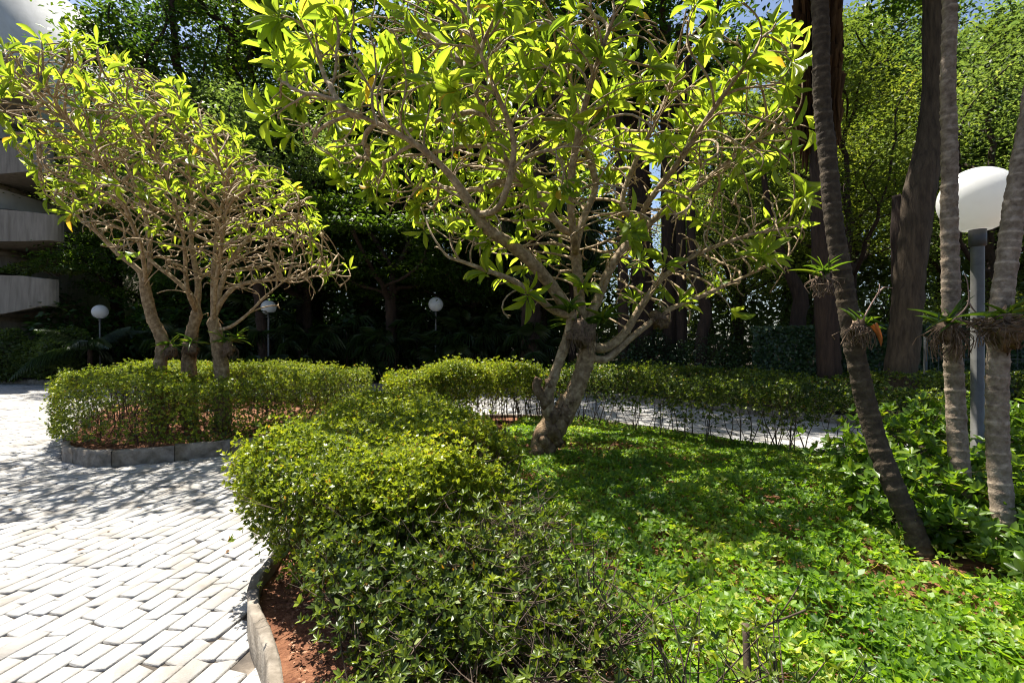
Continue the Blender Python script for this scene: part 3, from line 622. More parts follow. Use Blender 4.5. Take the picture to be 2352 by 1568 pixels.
# ------------------------------------------------------------------ ground cover
def ground_cover():
    n = 88000; x = rng.uniform(-1.2, 6.5, n); y = 1.35 + (9.0 - 1.35) * rng.random(n) ** 1.5
    ok = inside(MAIN_POLY, x, y) & (np.abs(x / y) < 1.2)
    lim = np.where(y < 4.6, .15 - .03 * y + .12 * wav(x * 0, y, 3, 60), -.9 + .25 * (y - 4.6))          # left limit beside the hedge
    ok &= x > lim
    ok &= ~((y < 2.15) & (x < .5)); 
    # bare strip under the palms and litter round the tree foot
    bare = np.hypot((x - 2.75) / .6, (y - 2.85) / .22) < 1 + .3 * wav(x, y, 7, 61); bare |= np.hypot((x - .9) / 1.0, (y - 6.6) / .5) < .9 + .4 * wav(x, y, 5, 62)
    ok &= ~(bare & (rng.random(n) < .85))
    # kerb clearance
    ok &= inside(MAIN_POLY, x + .12, y + .12)
    x, y = x[ok], y[ok]; n = len(x)
    z = main_z(x, y) + .05 + (.10 * (1 + wav(x, y, 4, 63)) * rng.uniform(.15, 1, n) + .035 * wav(x, y, 13, 64)) * np.clip(1 - (y - 3.2) / 4.2, .22, 1)
    C = np.stack([x, y, z], -1); A = np.stack([rng.normal(0, .45, n), rng.normal(0, .45, n) - .1, np.ones(n)], -1)
    pos, d, up = rosettes(C, A, 4, .85, 1.5, .35); N = len(pos); big = np.repeat(rng.uniform(.7, 1.3, n), 4)
    L = rng.uniform(.021, .044, N) * big; W = L * rng.uniform(.45, .68, N)
    tint = np.clip(np.repeat(.5 + .2 * wav(x, y, 3, 65) + .2 * rng.standard_normal(n), 4) + .14 * rng.standard_normal(N), 0, .98)
    mb = MB()
    nr = pos[:, 1] < 2.5
    for tp_, m_ in ((LEAF6, nr), (LEAF4, ~nr)): mb.add(*leaves(tp_, pos[m_], d[m_], up[m_], L[m_], W[m_], tint[m_]))
    # grassy blades between the leaves
    m = 15000; k = rng.integers(0, n, m); gd = np.stack([rng.normal(0, .6, m), rng.normal(0, .6, m), rng.uniform(.5, 1.2, m)], -1)
    b = C[k] + rng.normal(0, .03, (m, 3)) * [1, 1, 0]; b[:, 2] -= .05
    mb.add(*leaves(LEAF4, b, gd, rng.normal(0, 1, (m, 3)), rng.uniform(.06, .13, m), rng.uniform(.004, .009, m), rng.uniform(.55, 1, m)))
    o = link('ground_cover', mb.mesh('ground_cover', M['cover']), None, 'stuff'); tag(o, 'bright green low leafy ground cover filling the middle bed', 'ground cover')
ground_cover()
# low plants under the tree, left side (between hedges)
def litter(name, poly_x, poly_y, n, zf, mat, Ls, label, cond=None):
    x = rng.uniform(*poly_x, n); y = rng.uniform(*poly_y, n); ok = cond(x, y) if cond else np.ones(n, bool); x, y = x[ok], y[ok]; n = len(x)
    C = np.stack([x, y, zf(x, y) + rng.uniform(.004, .03, n)], -1); d = np.stack([rng.normal(0, 1, n), rng.normal(0, 1, n), rng.normal(0, .25, n)], -1)
    L = rng.uniform(*Ls, n); V, Q, T = leaves(LEAF4, C, d, np.stack([rng.normal(0, .3, n), rng.normal(0, .3, n), np.ones(n)], -1), L, L * rng.uniform(.3, .6, n), rng.random(n))
    o = link(name, mesh_np(name, V, Q, mat, T), None, 'stuff'); tag(o, label, 'litter')
M['mulch'] = leaf_mat('mulch_chip', [(0, (.10, .036, .018)), (.5, (.22, .095, .05)), (1, (.40, .24, .15))], .05, (1, 1, 1), .85, .2)
litter('mulch', (-1.7, 1.4), (1.3, 5), 16000, main_z, M['mulch'], (.012, .035), 'reddish bark mulch over the soil below the near azalea hedge', lambda x, y: inside(MAIN_POLY, x - .13, y) & inside(MAIN_POLY, x, y))
litter('mulch', (-8.6, -2.7), (6.3, 9), 9000, lambda x, y: .14 + .03 * wav(x, y, 3, 3), M['mulch'], (.02, .05), 'dark reddish mulch inside the kerb of the three-tree bed', lambda x, y: inside(LEFT_BED, x, y))
litter('fallen_leaves', (-.4, 4), (2.3, 8.6), 2600, lambda x, y: main_z(x, y) + .01, M['dead'], (.04, .11), 'dry brown fallen leaves round the big trunk and palm feet', lambda x, y: inside(MAIN_POLY, x, y) & ((np.hypot((x - .9) / 1.3, (y - 6.5) / .9) < 1) | (np.hypot((x - 2.8) / .9, (y - 2.8) / .4) < 1)))
litter('fallen_leaves', (-7, -1.7), (3, 8), 60, lambda x, y: 0 * x + .002, M['dead'], (.02, .06), 'few dry leaf scraps lying on the pale paving', lambda x, y: ~inside(MAIN_POLY, x, y) & ~inside(LEFT_BED, x, y))

# ------------------------------------------------------------------ single shrubs in front and round the palms
def shrub(name, label, x, y, r, h, n, leaf, mat, stems=14, zb=.15, group=None, nper=6, wr=(.36, .46), tintmu=.45, lowcut=.35, stem_r=.006, lens=None):
    t = empty(name, (x, y, zb), label, 'shrub', group)
    mb = MB(); tips = []; axs = []
    for k in range(stems):
        a = rng.uniform(0, 6.28); q = math.sqrt(rng.random()); e = np.array([x + r * q * math.cos(a), y + r * q * math.sin(a), zb + h * rng.uniform(.7, 1) * (1 - .25 * q * q)])
        b = np.array([x + rng.normal(0, .05), y + rng.normal(0, .05), zb - .08]); m1 = b + (e - b) * np.array([.25, .25, .5]) + rng.normal(0, .02, 3)
        pl = polyline(np.array([b, m1, e]), .05); mb.tube(pl, np.linspace(stem_r, .002, len(pl)), 5, False); tips.append(e); axs.append(e - m1)
        for _ in range(max(2, int(n * (2.2 if mat == 'impatiens' else 1)) // stems)):
            i = rng.integers(int(len(pl) * lowcut), len(pl)); s = pl[i]; o = rng.normal(0, 1, 3); o[2] = abs(o[2]) * .6; o = norm(o) * rng.uniform(.06, .2) * (r / .35)
            e2 = s + o; mb.tube(np.array([s, s + o * .5 + [0, 0, -.01], e2]), [.0028, .002, .0013], 3, False); tips.append(e2); axs.append(o + [0, 0, .08])
    link('stems', mb.mesh('stems', M['twig']), t, 'stuff')
    C = np.array(tips); A = norm(np.array(axs)) + np.array([0, 0, .3]); pos, d, up = rosettes(C, A, nper, .5, 1.4, .3); N = len(pos)
    L = rng.uniform(leaf[0], leaf[1], N); W = L * rng.uniform(*wr, N); tint = np.clip(np.repeat(tintmu + .12 * rng.standard_normal(len(C)), nper) + .12 * rng.standard_normal(N), 0, .98)
    V, Q, T = leaves(LEAF6, pos, d, up, L, W, tint); link('foliage', mesh_np('foliage', V, Q, M[mat], T), t, 'stuff'); return t
GF = 'dark azalea shrubs along the front of the middle bed'
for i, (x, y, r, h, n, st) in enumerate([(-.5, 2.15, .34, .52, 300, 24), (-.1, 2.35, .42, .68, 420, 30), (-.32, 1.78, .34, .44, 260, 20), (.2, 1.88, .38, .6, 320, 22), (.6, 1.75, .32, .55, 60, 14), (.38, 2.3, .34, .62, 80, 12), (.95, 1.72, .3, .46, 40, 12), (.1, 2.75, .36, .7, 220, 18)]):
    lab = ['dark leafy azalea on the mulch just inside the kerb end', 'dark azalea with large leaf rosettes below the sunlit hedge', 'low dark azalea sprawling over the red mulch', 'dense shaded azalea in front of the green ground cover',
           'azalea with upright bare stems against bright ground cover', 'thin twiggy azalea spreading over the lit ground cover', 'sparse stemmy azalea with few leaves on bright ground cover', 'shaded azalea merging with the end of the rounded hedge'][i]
    shrub('azalea_shrub', lab, x, y, r, h, n, (.023, .042), 'azalea', st, .14, GF, 7, (.36, .46), .40, .2)  # leaf tint lowered here: shade of the bed front put into the colour
# a cut stub with one twig
t = empty('cut_shrub', (.92, 1.78, .14), 'cut back shrub stub with one side twig in bright ground cover', 'shrub')
mb = MB(); b = np.array([.88, 1.8, .1]); s = P(1712, 1430, 1.95); mb.tube(polyline([b, (b + s) / 2 + [.0, 0, .0], s], .05), .014, 8, rough=.06)
e = P(1850, 1400, 1.98); mb.tube(polyline([s - [0, 0, .03], (s + e) / 2 + [0, 0, -.02], e], .04), .0045, 5); e2 = P(1835, 1345, 1.98); mb.tube(polyline([(s + e) / 2 + [0, 0, -.02], e2], .04), .003, 5)
link('stem', mb.mesh('stem', M['twig']), t)
pos, d, up = rosettes(np.array([e, e2]), np.array([[.6, 0, .5], [.2, 0, .8]]), 4, .6, 1.3); L = rng.uniform(.035, .055, 8); V, Q, T = leaves(LEAF6, pos, d, up, L, L * .4, np.full(8, .3)); link('foliage', mesh_np('foliage', V, Q, M['azalea'], T), t, 'stuff')

GI = 'broad leaved shrubs round the palm trunks'
for i, (x, y, r, h, n, lab) in enumerate([
        (2.95, 3.75, .5, .72, 240, 'leafy green shrub behind the leaning palm foot'), (3.45, 3.55, .5, .62, 240, 'broad leaved shrub filling the gap between the two ringed palms'), (2.75, 3.3, .38, .42, 150, 'low leafy shrub against the leaning palm foot'),
        (3.2, 3.05, .42, .5, 220, 'broad leaved shrub in front of the straight ringed palm'), (3.0, 2.75, .32, .3, 120, 'small broad leaved shrub over dry litter at the palm feet'), (3.75, 4.3, .6, .85, 260, 'tall leafy shrub hiding the base of the near globe lamp'),
        (4.5, 4.2, .6, .8, 240, 'sunlit yellow green shrub beyond the lamp pole'), (3.35, 4.55, .34, .36, 120, 'bright shrub at the edge of the curving path'), (4.5, 5.0, .5, .75, 220, 'leafy shrub beside the leggy hedge end'),
        (2.95, 2.35, .35, .34, 120, 'long leaved plant at the bright corner of the ground cover'), (4.9, 5.0, .6, .8, 200, 'shrub behind the right hand palm near the wire fence')]):
    shrub('broad_leaved_shrub', lab, x, y, r, h, n, (.05, .09), 'impatiens', 22, .18, GI, 6, (.45, .6), .55, .1)
for k, (a, b, Y) in enumerate(((2063, 1142, 3.2), (2058, 1152, 3.18), (2070, 1160, 3.2), (2268, 1080, 3.4), (2262, 1148, 3.2), (2240, 1010, 4.0))):
    c = P(a, b, Y); t = empty('orange_flower', c, 'small orange blossom among the leaves round the palms', 'flower', 'orange blossoms round the palms')
    pos, d, up = rosettes(c[None], np.array([[0, -.5, 1.]]), 5, .7, 1.2, .1); V, Q, T = leaves(LEAF6, pos, d, up, np.full(5, .022), np.full(5, .018), rng.random(5)); link('petals', mesh_np('petals', V, Q, M['flower'], T), t)

# ------------------------------------------------------------------ palm trunks by the ground cover
def ringed(name, label, pts, r0, r1, gap, mat, cat='palm'):
    w = polyline(np.array([P(*p) for p in pts]), .012); n = len(w); d = np.r_[0, np.cumsum(np.linalg.norm(np.diff(w, axis=0), axis=1))]
    rad = np.interp(d, [0, .25, d[-1]], [r0 * 1.18, r0, r1]); tint = np.full(n, .15); s = .05
    while s < d[-1]:
        e = d - s; rad = rad + rng.uniform(.002, .006) * np.exp(-(e / .008) ** 2) + np.where((e > 0) & (e < gap), -.0035 * (1 - e / gap), 0) * 0 + .003 * np.exp(-((e + .02) / .02) ** 2); tint = np.maximum(tint, rng.uniform(.35, .95) * np.exp(-((e - .002) / .008) ** 2)); s += gap * rng.uniform(.55, 1.45)
    t = empty(name, w[0], label, cat); mb = MB(); mb.tube(w + np.stack([.004 * np.sin(d * 7), .004 * np.cos(d * 6), 0 * d], -1), rad, 20, True, tint, .03)
    link('trunk', mb.mesh('trunk', M[mat], True), t); return t, w
ringed_crowns = []
pl1, w1 = ringed('leaning_palm', 'dark leaning palm trunk curving up from the ground cover edge', [(2125, 1330, 3.05), (2105, 1240, 3.1), (2050, 1110, 3.2), (2005, 985, 3.3), (1972, 850, 3.35), (1945, 700, 3.4), (1915, 500, 3.45), (1893, 280, 3.5), (1884, 90, 3.5), (1880, -120, 3.5), (1872, -420, 3.5), (1868, -620, 3.5)], .062, .046, .075, 'palm_bark_dark')
pl2, w2 = ringed('straight_palm', 'straight slender grey palm trunk with pale ring scars in front of the lamp', [(2214, 1290, 3.35), (2208, 1130, 3.35), (2196, 950, 3.4), (2186, 760, 3.4), (2181, 500, 3.4), (2179, 200, 3.4), (2180, -120, 3.4), (2182, -500, 3.4)], .058, .031, .085, 'palm_bark')
pl3, w3 = ringed('curved_palm', 'thick grey ringed palm trunk curving outward beside the globe lamp', [(2318, 1330, 2.95), (2306, 1230, 3.0), (2294, 1060, 3.05), (2290, 880, 3.05), (2298, 720, 3.05), (2318, 560, 3.05), (2345, 380, 3.05), (2385, 150, 3.05), (2430, -150, 3.05), (2460, -400, 3.05)], .056, .047, .085, 'palm_bark')

# feather palm fronds, shared meshes
def feather_frond(nl=34, length=1.6, ll=.42, droop=.55, lw=.028, seed=0):
    r = np.random.default_rng(seed); t = np.linspace(0, 1, 14); pl = np.stack([0 * t, length * t * (1 - .12 * t), length * (.25 * t - droop * t ** 2.1)], -1)
    mb = MB(); mb.tube(pl, np.linspace(.014, .003, 14), 5, False, .7)
    tt = np.linspace(.14, .99, nl); p = np.stack([np.interp(tt, t, pl[:, i]) for i in range(3)], -1); tg = norm(np.stack([np.interp(tt, t, np.gradient(pl[:, i])) for i in range(3)], -1))
    for s in (-1, 1):
        d = norm(tg * .75 + np.array([s * 1., 0, 0]) + np.stack([0 * tt, 0 * tt, -.25 - .35 * r.random(nl)], -1)); L = ll * np.sin(PI * (tt * .8 + .16)) * r.uniform(.85, 1.1, nl)
        mb.add(*leaves(strap(3, lambda q: math.sin(PI * (q * .9 + .08)) ** .7, .45, .3), p, d, np.tile([0, 0, 1.], (nl, 1)), L, np.full(nl, lw), r.uniform(.2, .7, nl)))
    return mb.mesh('frond', M['palm_leaf'])
def fan_frond(ns=20, R=.62, pet=.6, spread=2.5, droop=.5, seed=0):
    r = np.random.default_rng(seed); mb = MB(); t = np.linspace(0, 1, 6); pl = np.stack([0 * t, pet * t, -.12 * pet * t * t], -1); mb.tube(pl, np.linspace(.009, .005, 6), 5, False, .8)
    a = np.linspace(-spread, spread, ns) + r.normal(0, .03, ns); d = np.stack([np.sin(a), np.cos(a), -.15 + 0 * a], -1)
    mb.add(*leaves(strap(4, lambda q: (.25 + 1.2 * q) if q < .5 else max(.05, 1.7 * (1 - q)), droop, .5), np.tile(pl[-1], (ns, 1)), d, np.tile([0, 0, 1.], (ns, 1)), R * (.82 + .18 * np.cos(a)) * r.uniform(.9, 1.05, ns), np.full(ns, R * .085), r.uniform(.15, .8, ns)))
    return mb.mesh('frond', M['palm_leaf'])
FEATHER = [feather_frond(seed=k, droop=d) for k, d in enumerate((.45, .7, .3))]
FAN = [fan_frond(seed=k, droop=d, ns=n) for k, (d, n) in enumerate(((.35, 20), (.6, 18), (.2, 22)))]
FANBIG = [fan_frond(seed=9 + k, droop=d, ns=30, R=1.05, pet=1.0) for k, d in enumerate((.6, .95))]
def add_fronds(t, meshes, top, n, tilt, scale=(.9, 1.1), spread=0.):
    base = np.array(t.location)
    for k in range(n):
        o = bpy.data.objects.new('frond', meshes[k % len(meshes)]); col.objects.link(o); o.parent = t
        c = np.array(top) - base + rng.normal(0, spread, 3) * [1, 1, .6]; o.location = c
        o.rotation_euler = (rng.uniform(*tilt), rng.normal(0, .15), k * 2.399 + rng.normal(0, .2)); s = rng.uniform(*scale); o.scale = (s, s, s)
for t, w in ((pl1, w1), (pl2, w2), (pl3, w3)): add_fronds(t, FEATHER, w[-1], 9, (-.1, 1.0), (.9, 1.15))

def fan_palm(label, x, y, h, n, meshes, tilt=(-.5, 1.1), sc=(.9, 1.2), cane=False, spread=.05, tr=.09):
    t = empty('fan_palm', (x, y, .1), label, 'palm'); mb = MB()
    if cane:
        for k in range(5):
            a = rng.uniform(0, 6.28); mb.tube(polyline([(x + .12 * math.cos(a), y + .12 * math.sin(a), .05), (x + .25 * math.cos(a), y + .25 * math.sin(a), h * .5), (x + .3 * math.cos(a), y + .3 * math.sin(a), h * .9)], .2), .015, 6)
    else: mb.tube(polyline([(x, y, .0), (x + .05, y, h * .5), (x, y, h)], .15), tr, 10, rough=.06)
    link('trunk', mb.mesh('trunk', M['bark_dark']), t)
    add_fronds(t, meshes, (x, y, h), n, tilt, sc, spread); return t
def feather_palm(label, x, y, h, n, sc=(1, 1.3)):
    t = empty('feather_palm', (x, y, .1), label, 'palm'); mb = MB(); mb.tube(polyline([(x, y, .0), (x, y, h)], .1), .08, 9, rough=.08); link('trunk', mb.mesh('trunk', M['bark_dark']), t)
    add_fronds(t, FEATHER, (x, y, h), n, (-.2, .9), sc); return t

# ------------------------------------------------------------------ epiphytes
def strap_tuft(n, Ls, Ws, axis, c, droop=.5, lo=.3, hi=1.3, tint=(.2, .9)):
    A = np.tile(np.array(axis, float), (1, 1)); pos, d, up = rosettes(np.array([c]), A, n, lo, hi, .35); tp = strap(6, lambda t: max(.04, (1 - t) ** .55) * (1 if t > .1 else .8), droop, .35)
    return leaves(tp, pos + rng.normal(0, .015, (n, 3)), d, up, rng.uniform(*Ls, n), rng.uniform(*Ws, n), rng.uniform(*tint, n))
def epiphyte(label, c, n, Ls, Ws, axis=(0, -.4, 1), lump=.08, roots=40, hang=.25, droop=.5, stalk=None, dead=None, tufts=1, sep=.05, parts=True):
    c = np.array(c); t = empty('epiphyte', c - [0, 0, lump], label, 'epiphyte', None)
    mb = MB(); u, v = np.meshgrid(np.linspace(0, PI, 9), np.linspace(0, 2 * PI, 13)[:-1], indexing='ij'); q = lump * (1 + .3 * rng.standard_normal(u.shape))
    V = np.stack([q * np.sin(u) * np.cos(v), q * np.sin(u) * np.sin(v), q * np.cos(u) * 1.15], -1).reshape(-1, 3) + c - [0, 0, lump * .7]
    i = np.arange(8)[:, None] * 12; j = np.arange(12)[None]; mb.add(V, np.stack([i + j, i + 12 + j, i + 12 + (j + 1) % 12, i + (j + 1) % 12], -1).reshape(-1, 4))
    for k in range(roots):
        a = rng.uniform(0, 6.28); s = c + np.array([math.cos(a), math.sin(a), -.5]) * lump * .9; e = s + np.array([rng.normal(0, .04), rng.normal(0, .04), -rng.uniform(.2, 1) * hang]); m = (s + e) / 2 + rng.normal(0, .02, 3) + np.array([math.cos(a), math.sin(a), 0]) * .03
        mb.tube(polyline([s, m, e], .05), .0028, 4, False)
    link('root_mass', mb.mesh('root_mass', M['roots']), t, 'stuff')
    for k in range(tufts):
        cc = c + (rng.normal(0, sep, 3) if tufts > 1 else 0)
        ax = np.array(axis) + (rng.normal(0, .3, 3) if tufts > 1 else 0)
        V, Q, T = strap_tuft(n, Ls, Ws, ax, cc, droop); kv = len(V) // n; kq = len(Q) // n
        if parts:
            for i in range(n): link('strap_leaf', mesh_np('strap_leaf', V[i * kv:(i + 1) * kv], Q[:kq], M['epiphyte'], T[i * kv:(i + 1) * kv]), t)
        else: link('strap_leaves', mesh_np('strap_leaves', V, Q, M['epiphyte'], T), t, 'stuff')
    if stalk is not None:
        mb = MB()
        for s in stalk: p = polyline(np.array(s), .03); mb.tube(p, np.linspace(.006, .0025, len(p)), 5, tint=.9)
        link('flower_stalk', mb.mesh('flower_stalk', M['stalk']), t)
    if dead is not None:
        a, b = np.array(dead[0]), np.array(dead[1]); V, Q, T = leaves(strap(6, lambda q: max(.05, (1 - q) ** .5), .25, .6), a[None], (b - a)[None], np.array([[0, -.6, 1.]]), np.array([np.linalg.norm(b - a)]), np.array([.035]), np.array([.35]))
        link('withered_leaf', mesh_np('withered_leaf', V, Q, M['withered'], T), t)
    return t
M['stalk'] = rough_mat('flower_stalk', [(.3, (.22, .13, .10)), (.7, (.38, .26, .20))], 30, 4, .7, .2)
M['withered'] = leaf_mat('withered_leaf', [(0, (.20, .07, .02)), (.5, (.45, .16, .04)), (1, (.5, .25, .08))], .3, (1.3, 1, .8), .6, .3)
epiphyte('spiky pale leaved epiphyte with tangled root ball on the upper leaning palm', P(1888, 632, 3.33), 18, (.09, .19), (.008, .013), (-.2, -.3, 1), .04, 70, .14, .35)
epiphyte('epiphyte with orange withered leaf and forked dry stalk on the leaning palm', P(1975, 742, 3.25), 9, (.10, .19), (.018, .028), (.2, -.5, .9), .045, 60, .16, .4,
         [[P(1978, 742, 3.2), P(2000, 700, 3.18), P(2018, 670, 3.18), P(2020, 652, 3.18)], [P(2012, 680, 3.18), P(2030, 660, 3.18), P(2050, 662, 3.18)]], (P(1998, 750, 3.15), P(2034, 790, 3.1)))
epiphyte('bromeliad with drooping green leaves and hanging roots on the straight palm', P(2178, 742, 3.27), 12, (.11, .21), (.02, .03), (-.15, -.5, .9), .06, 100, .24, .55,
         [[P(2185, 740, 3.2), P(2222, 700, 3.15), P(2222, 650, 3.15), P(2215, 630, 3.15)], [P(2222, 690, 3.15), P(2240, 716, 3.15), P(2262, 726, 3.15)]])
epiphyte('wide bird-nest clump of dry roots and arching leaves on the curved palm', P(2312, 738, 2.98), 12, (.12, .25), (.018, .028), (-.1, -.3, 1), .085, 90, .14, .5)
def nest():
    mb = MB(); c = P(2316, 742, 2.98)
    for k in range(120):
        a = rng.uniform(0, 6.28); r0 = rng.uniform(.05, .16); s = c + np.array([math.cos(a) * r0, math.sin(a) * r0, rng.uniform(-.05, .03)]); a2 = a + rng.uniform(.3, 1.3); r1 = rng.uniform(.12, .24)
        e = c + np.array([math.cos(a2) * r1, math.sin(a2) * r1, rng.uniform(-.05, .05)]); mb.tube(polyline([s, (s + e) / 2 + rng.normal(0, .02, 3), e], .05), rng.uniform(.002, .005), 4, False)
    mb.lathe(c, [(.0, -.09), (.06, -.085), (.10, -.06), (.12, -.02), (.08, .0), (0, .01)], 16)
    t = [o for o in col.objects if o.get('label', '').startswith('wide bird-nest')][0]; link('dry_nest', mb.mesh('dry_nest', M['roots']), t, 'stuff')
nest()
epiphyte('thick cluster of strappy orchid leaves in the fork of the big frangipani', P(1335, 745, 5.72), 14, (.18, .38), (.02, .034), (0, -.4, 1), .13, 60, .3, .6, tufts=4, sep=.12)
epiphyte('dark root clump with few leaves on the low limb of the big frangipani', P(1515, 722, 6.22), 6, (.08, .16), (.015, .022), (0, -.4, 1), .09, 40, .1, .4)
epiphyte('small strap leaved epiphyte on the pale bent frangipani trunk', P(392, 795, 8.0), 12, (.14, .28), (.018, .028), (.2, -.5, 1), .09, 30, .2, .6)
epiphyte('strappy epiphyte at the fork of the middle frangipani trunk', P(440, 790, 8.2), 12, (.14, .28), (.018, .028), (0, -.5, 1), .10, 30, .2, .6)
epiphyte('bushy epiphyte clinging to the stout frangipani trunk', P(525, 790, 7.95), 14, (.14, .30), (.018, .028), (.3, -.5, 1), .10, 30, .25, .6, tufts=2, sep=.1)

# ------------------------------------------------------------------ lamps
def lamp(label, x, y, zc, d, pr, mat, base=.1, group='white globe lamps'):
    t = empty('globe_lamp', (x, y, base), label, 'lamp', group); r = d / 2
    m = MB(); m.lathe((x, y, 0), [(0, base - .1), (pr * 1.6, base - .1), (pr * 1.6, base + .02), (pr, base + .03), (pr, zc - r - .12)], 18); link('pole', m.mesh('pole', M[mat], True), t)
    m = MB(); m.lathe((x, y, zc), [(pr, -r - .12), (pr * 1.3, -r - .11), (pr * 1.3, -r * .93), (0, -r * .93)], 20); link('collar', m.mesh('collar', M['pole_dark'], True), t)
    a = np.linspace(-PI / 2 + .38, PI / 2, 22); m = MB(); m.lathe((x, y, zc), [(r * math.cos(q), r * math.sin(q)) for q in a], 40); link('globe', m.mesh('globe', M['opal'], True), t)
c = P(2245, 460, 4.0); lamp('white globe lamp on a grey pole right behind the ringed palms', c[0], c[1], c[2], .52, .044, 'pole', .15)
for (a, b, Y, lab) in ((230, 716, 18.6, 'white globe lamp partly behind a palm frond near the concrete building'), (617, 706, 17.8, 'white globe lamp behind the bare twigs of the stout frangipani'), (1001, 699, 17.6, 'white globe lamp standing clear in front of the dark grove')):
    c = P(a, b, Y); lamp(lab, c[0], c[1], c[2], .52, .032, 'pole', .1)

# ------------------------------------------------------------------ background trees
def tree_mesh(seed, trunk_h, rx, z0, z1, n_att, leaf, per, mat, tr=.2, lean=(0, 0), flat_=1.0, step=.3, kill=.55, lw=.42, cr=.34):
    global rng
    keep = rng; rng = np.random.default_rng(seed)
    base = polyline(np.array([(0, 0, -.2), (lean[0] * .4, lean[1] * .4, trunk_h * .5), (lean[0], lean[1], trunk_h)]), step); par = list(range(-1, len(base) - 1))
    att = []
    while len(att) < n_att:
        p = rng.uniform(-1, 1, 3)
        if (p ** 2).sum() > 1 or rng.random() > .3 + .7 * (p ** 2).sum(): continue
        att.append((p[0] * rx + lean[0], p[1] * rx + lean[1], z0 + (p[2] + 1) / 2 * (z1 - z0)))
    pos, par = colonize(base, par, np.array(att), step, kill, 6., .03); p2, ch, r = skeleton(pos, par, .011, 2.2, None, 2, 0)
    thin = r < .0185; r = np.maximum(r * tr / r[0] * np.clip(r / r[0] * 1.6 + .35, 0, 1), .006); mb = MB(); branch_mesh(p2, par, ch, r, mb); tm = mb.mesh('trunk', M['bark_dark'], True)
    tip = np.array([i for i in range(len(p2)) if thin[i] and i > len(base)]); cen = p2[tip]
    C = np.repeat(cen, per, 0); n = len(C); C = C + rng.normal(0, cr, (n, 3)) * [1, 1, .55 * flat_]
    d = np.stack([rng.normal(0, 1, n), rng.normal(0, 1, n), rng.normal(-.15, .4, n)], -1); up = np.stack([rng.normal(0, .45, n), rng.normal(0, .45, n), np.ones(n)], -1)
    L = rng.uniform(leaf[0], leaf[1], n); tint = np.clip(np.repeat(.45 + .2 * rng.standard_normal(len(cen)), per) + .15 * rng.standard_normal(n), 0, 1)
    V, Q, T = leaves(LEAF4, C, d, up, L, L * lw, tint); cm = mesh_np('crown', V, Q, M[mat], T); rng = keep; return tm, cm
KT = {
    'tall': [tree_mesh(1, 7.5, 3.6, 6.5, 12.5, 170, (.12, .22), 72, 'tree_a', .27, (.3, .2)), tree_mesh(2, 7.0, 3.4, 6.0, 12, 170, (.12, .22), 72, 'tree_a', .24, (-.3, .1))],
    'layer': [tree_mesh(3, 2.6, 3.3, 2.4, 6.4, 220, (.10, .18), 110, 'tree_a', .16, (.2, 0), .35)],
    'fine': [tree_mesh(4, 3.4, 2.5, 2.8, 8.5, 190, (.08, .15), 105, 'tree_b', .13, (.2, .1)), tree_mesh(5, 3.0, 2.7, 2.4, 8, 190, (.08, .15), 105, 'tree_b', .12, (-.2, .1))],
    'wide': [tree_mesh(6, 5.0, 4.2, 4.6, 9.5, 220, (.09, .17), 120, 'tree_b', .2, (.4, 0), .6)],
}
def tree(kind, v, x, y, s, rz, label, group):
    tm, cm = KT[kind][v % len(KT[kind])]; t = empty('shade_tree', (x, y, 0), label, 'tree', group)
    for nm, me in (('trunk', tm), ('crown', cm)):
        o = bpy.data.objects.new(nm, me); col.objects.link(o); o.parent = t
    t.rotation_euler = (0, 0, rz); t.scale = (s, s, s * rng.uniform(.95, 1.08)); return t
LG = {'tall': ('tall dark canopy tree of the grove', 'tall canopy trees of the grove'), 'layer': ('dark layered leafy tree at the grove edge', 'layered trees at the grove edge'),
      'fine': ('slender fine leaved tree in light', 'fine leaved trees beyond the path'), 'wide': ('wide feathery crowned tree rising high', 'feathery trees against the sky')}
for i, (k, x, y, s) in enumerate([
        ('tall', -13.5, 24, 1.1), ('tall', -9, 21, 1.05), ('tall', -5.2, 23.5, 1.1), ('tall', -1.6, 20.5, 1.0), ('tall', 1.2, 23, 1.1), ('tall', -11.5, 29, 1.2), ('tall', -3, 29, 1.25), ('tall', -18, 27, 1.1),
        ('layer', -4.6, 18.8, 1.25), ('layer', -8.4, 20.5, 1.15), ('layer', -1.4, 19.2, 1.0), ('layer', -12.8, 21, 1.1), ('layer', -16, 22.5, 1.2), ('layer', 1.2, 20, .95),
        ('fine', 9.6, 13.6, 1.0), ('fine', 8.0, 17.5, 1.1), ('fine', 13.2, 13.2, 1.1), ('fine', 15.8, 16.5, 1.2), ('fine', 8.6, 21.5, 1.0), ('fine', 16.5, 12.0, 1.0),
        ('wide', 19.5, 20, 1.2), ('wide', -9.4, 18.8, 1.15), ('wide', 21, 15, 1.1), ('wide', -13.4, 20.8, 1.1), ('wide', 13, 29, 1.2), ('wide', -20, 25, 1.3), ('wide', -6, 27, 1.45), ('wide', -11, 25.5, 1.4), ('tall', -1, 31, 1.3), ('wide', 15.5, 28, 1.4), ('fine', 18.5, 15.2, 1.25), ('tall', .6, 17.2, 1.4), ('tall', 4.4, 16.2, 1.35), ('tall', -14.6, 21.8, 1.35), ('tall', -12.6, 22.5, 1.6), ('tall', -7.2, 25, 1.7), ('wide', -2.5, 26, 1.6), ('wide', 19, 19.5, 1.5), ('wide', 22, 25, 1.7), ('wide', 14.6, 21.8, 1.5), ('wide', 17.5, 29, 2.0), ('wide', 26, 27, 1.9)]):
    where = 'near the concrete building' if x < -11 else 'behind the three frangipanis' if x < -3.9 else 'behind the big frangipani' if x < 6 else 'beyond the ivy wall' if x < 13 else 'beyond the globe lamp and palms'
    tree(k, i, x, y, s, rng.uniform(0, 6.28), LG[k][0] + ' ' + where, LG[k][1] + ' ' + where)
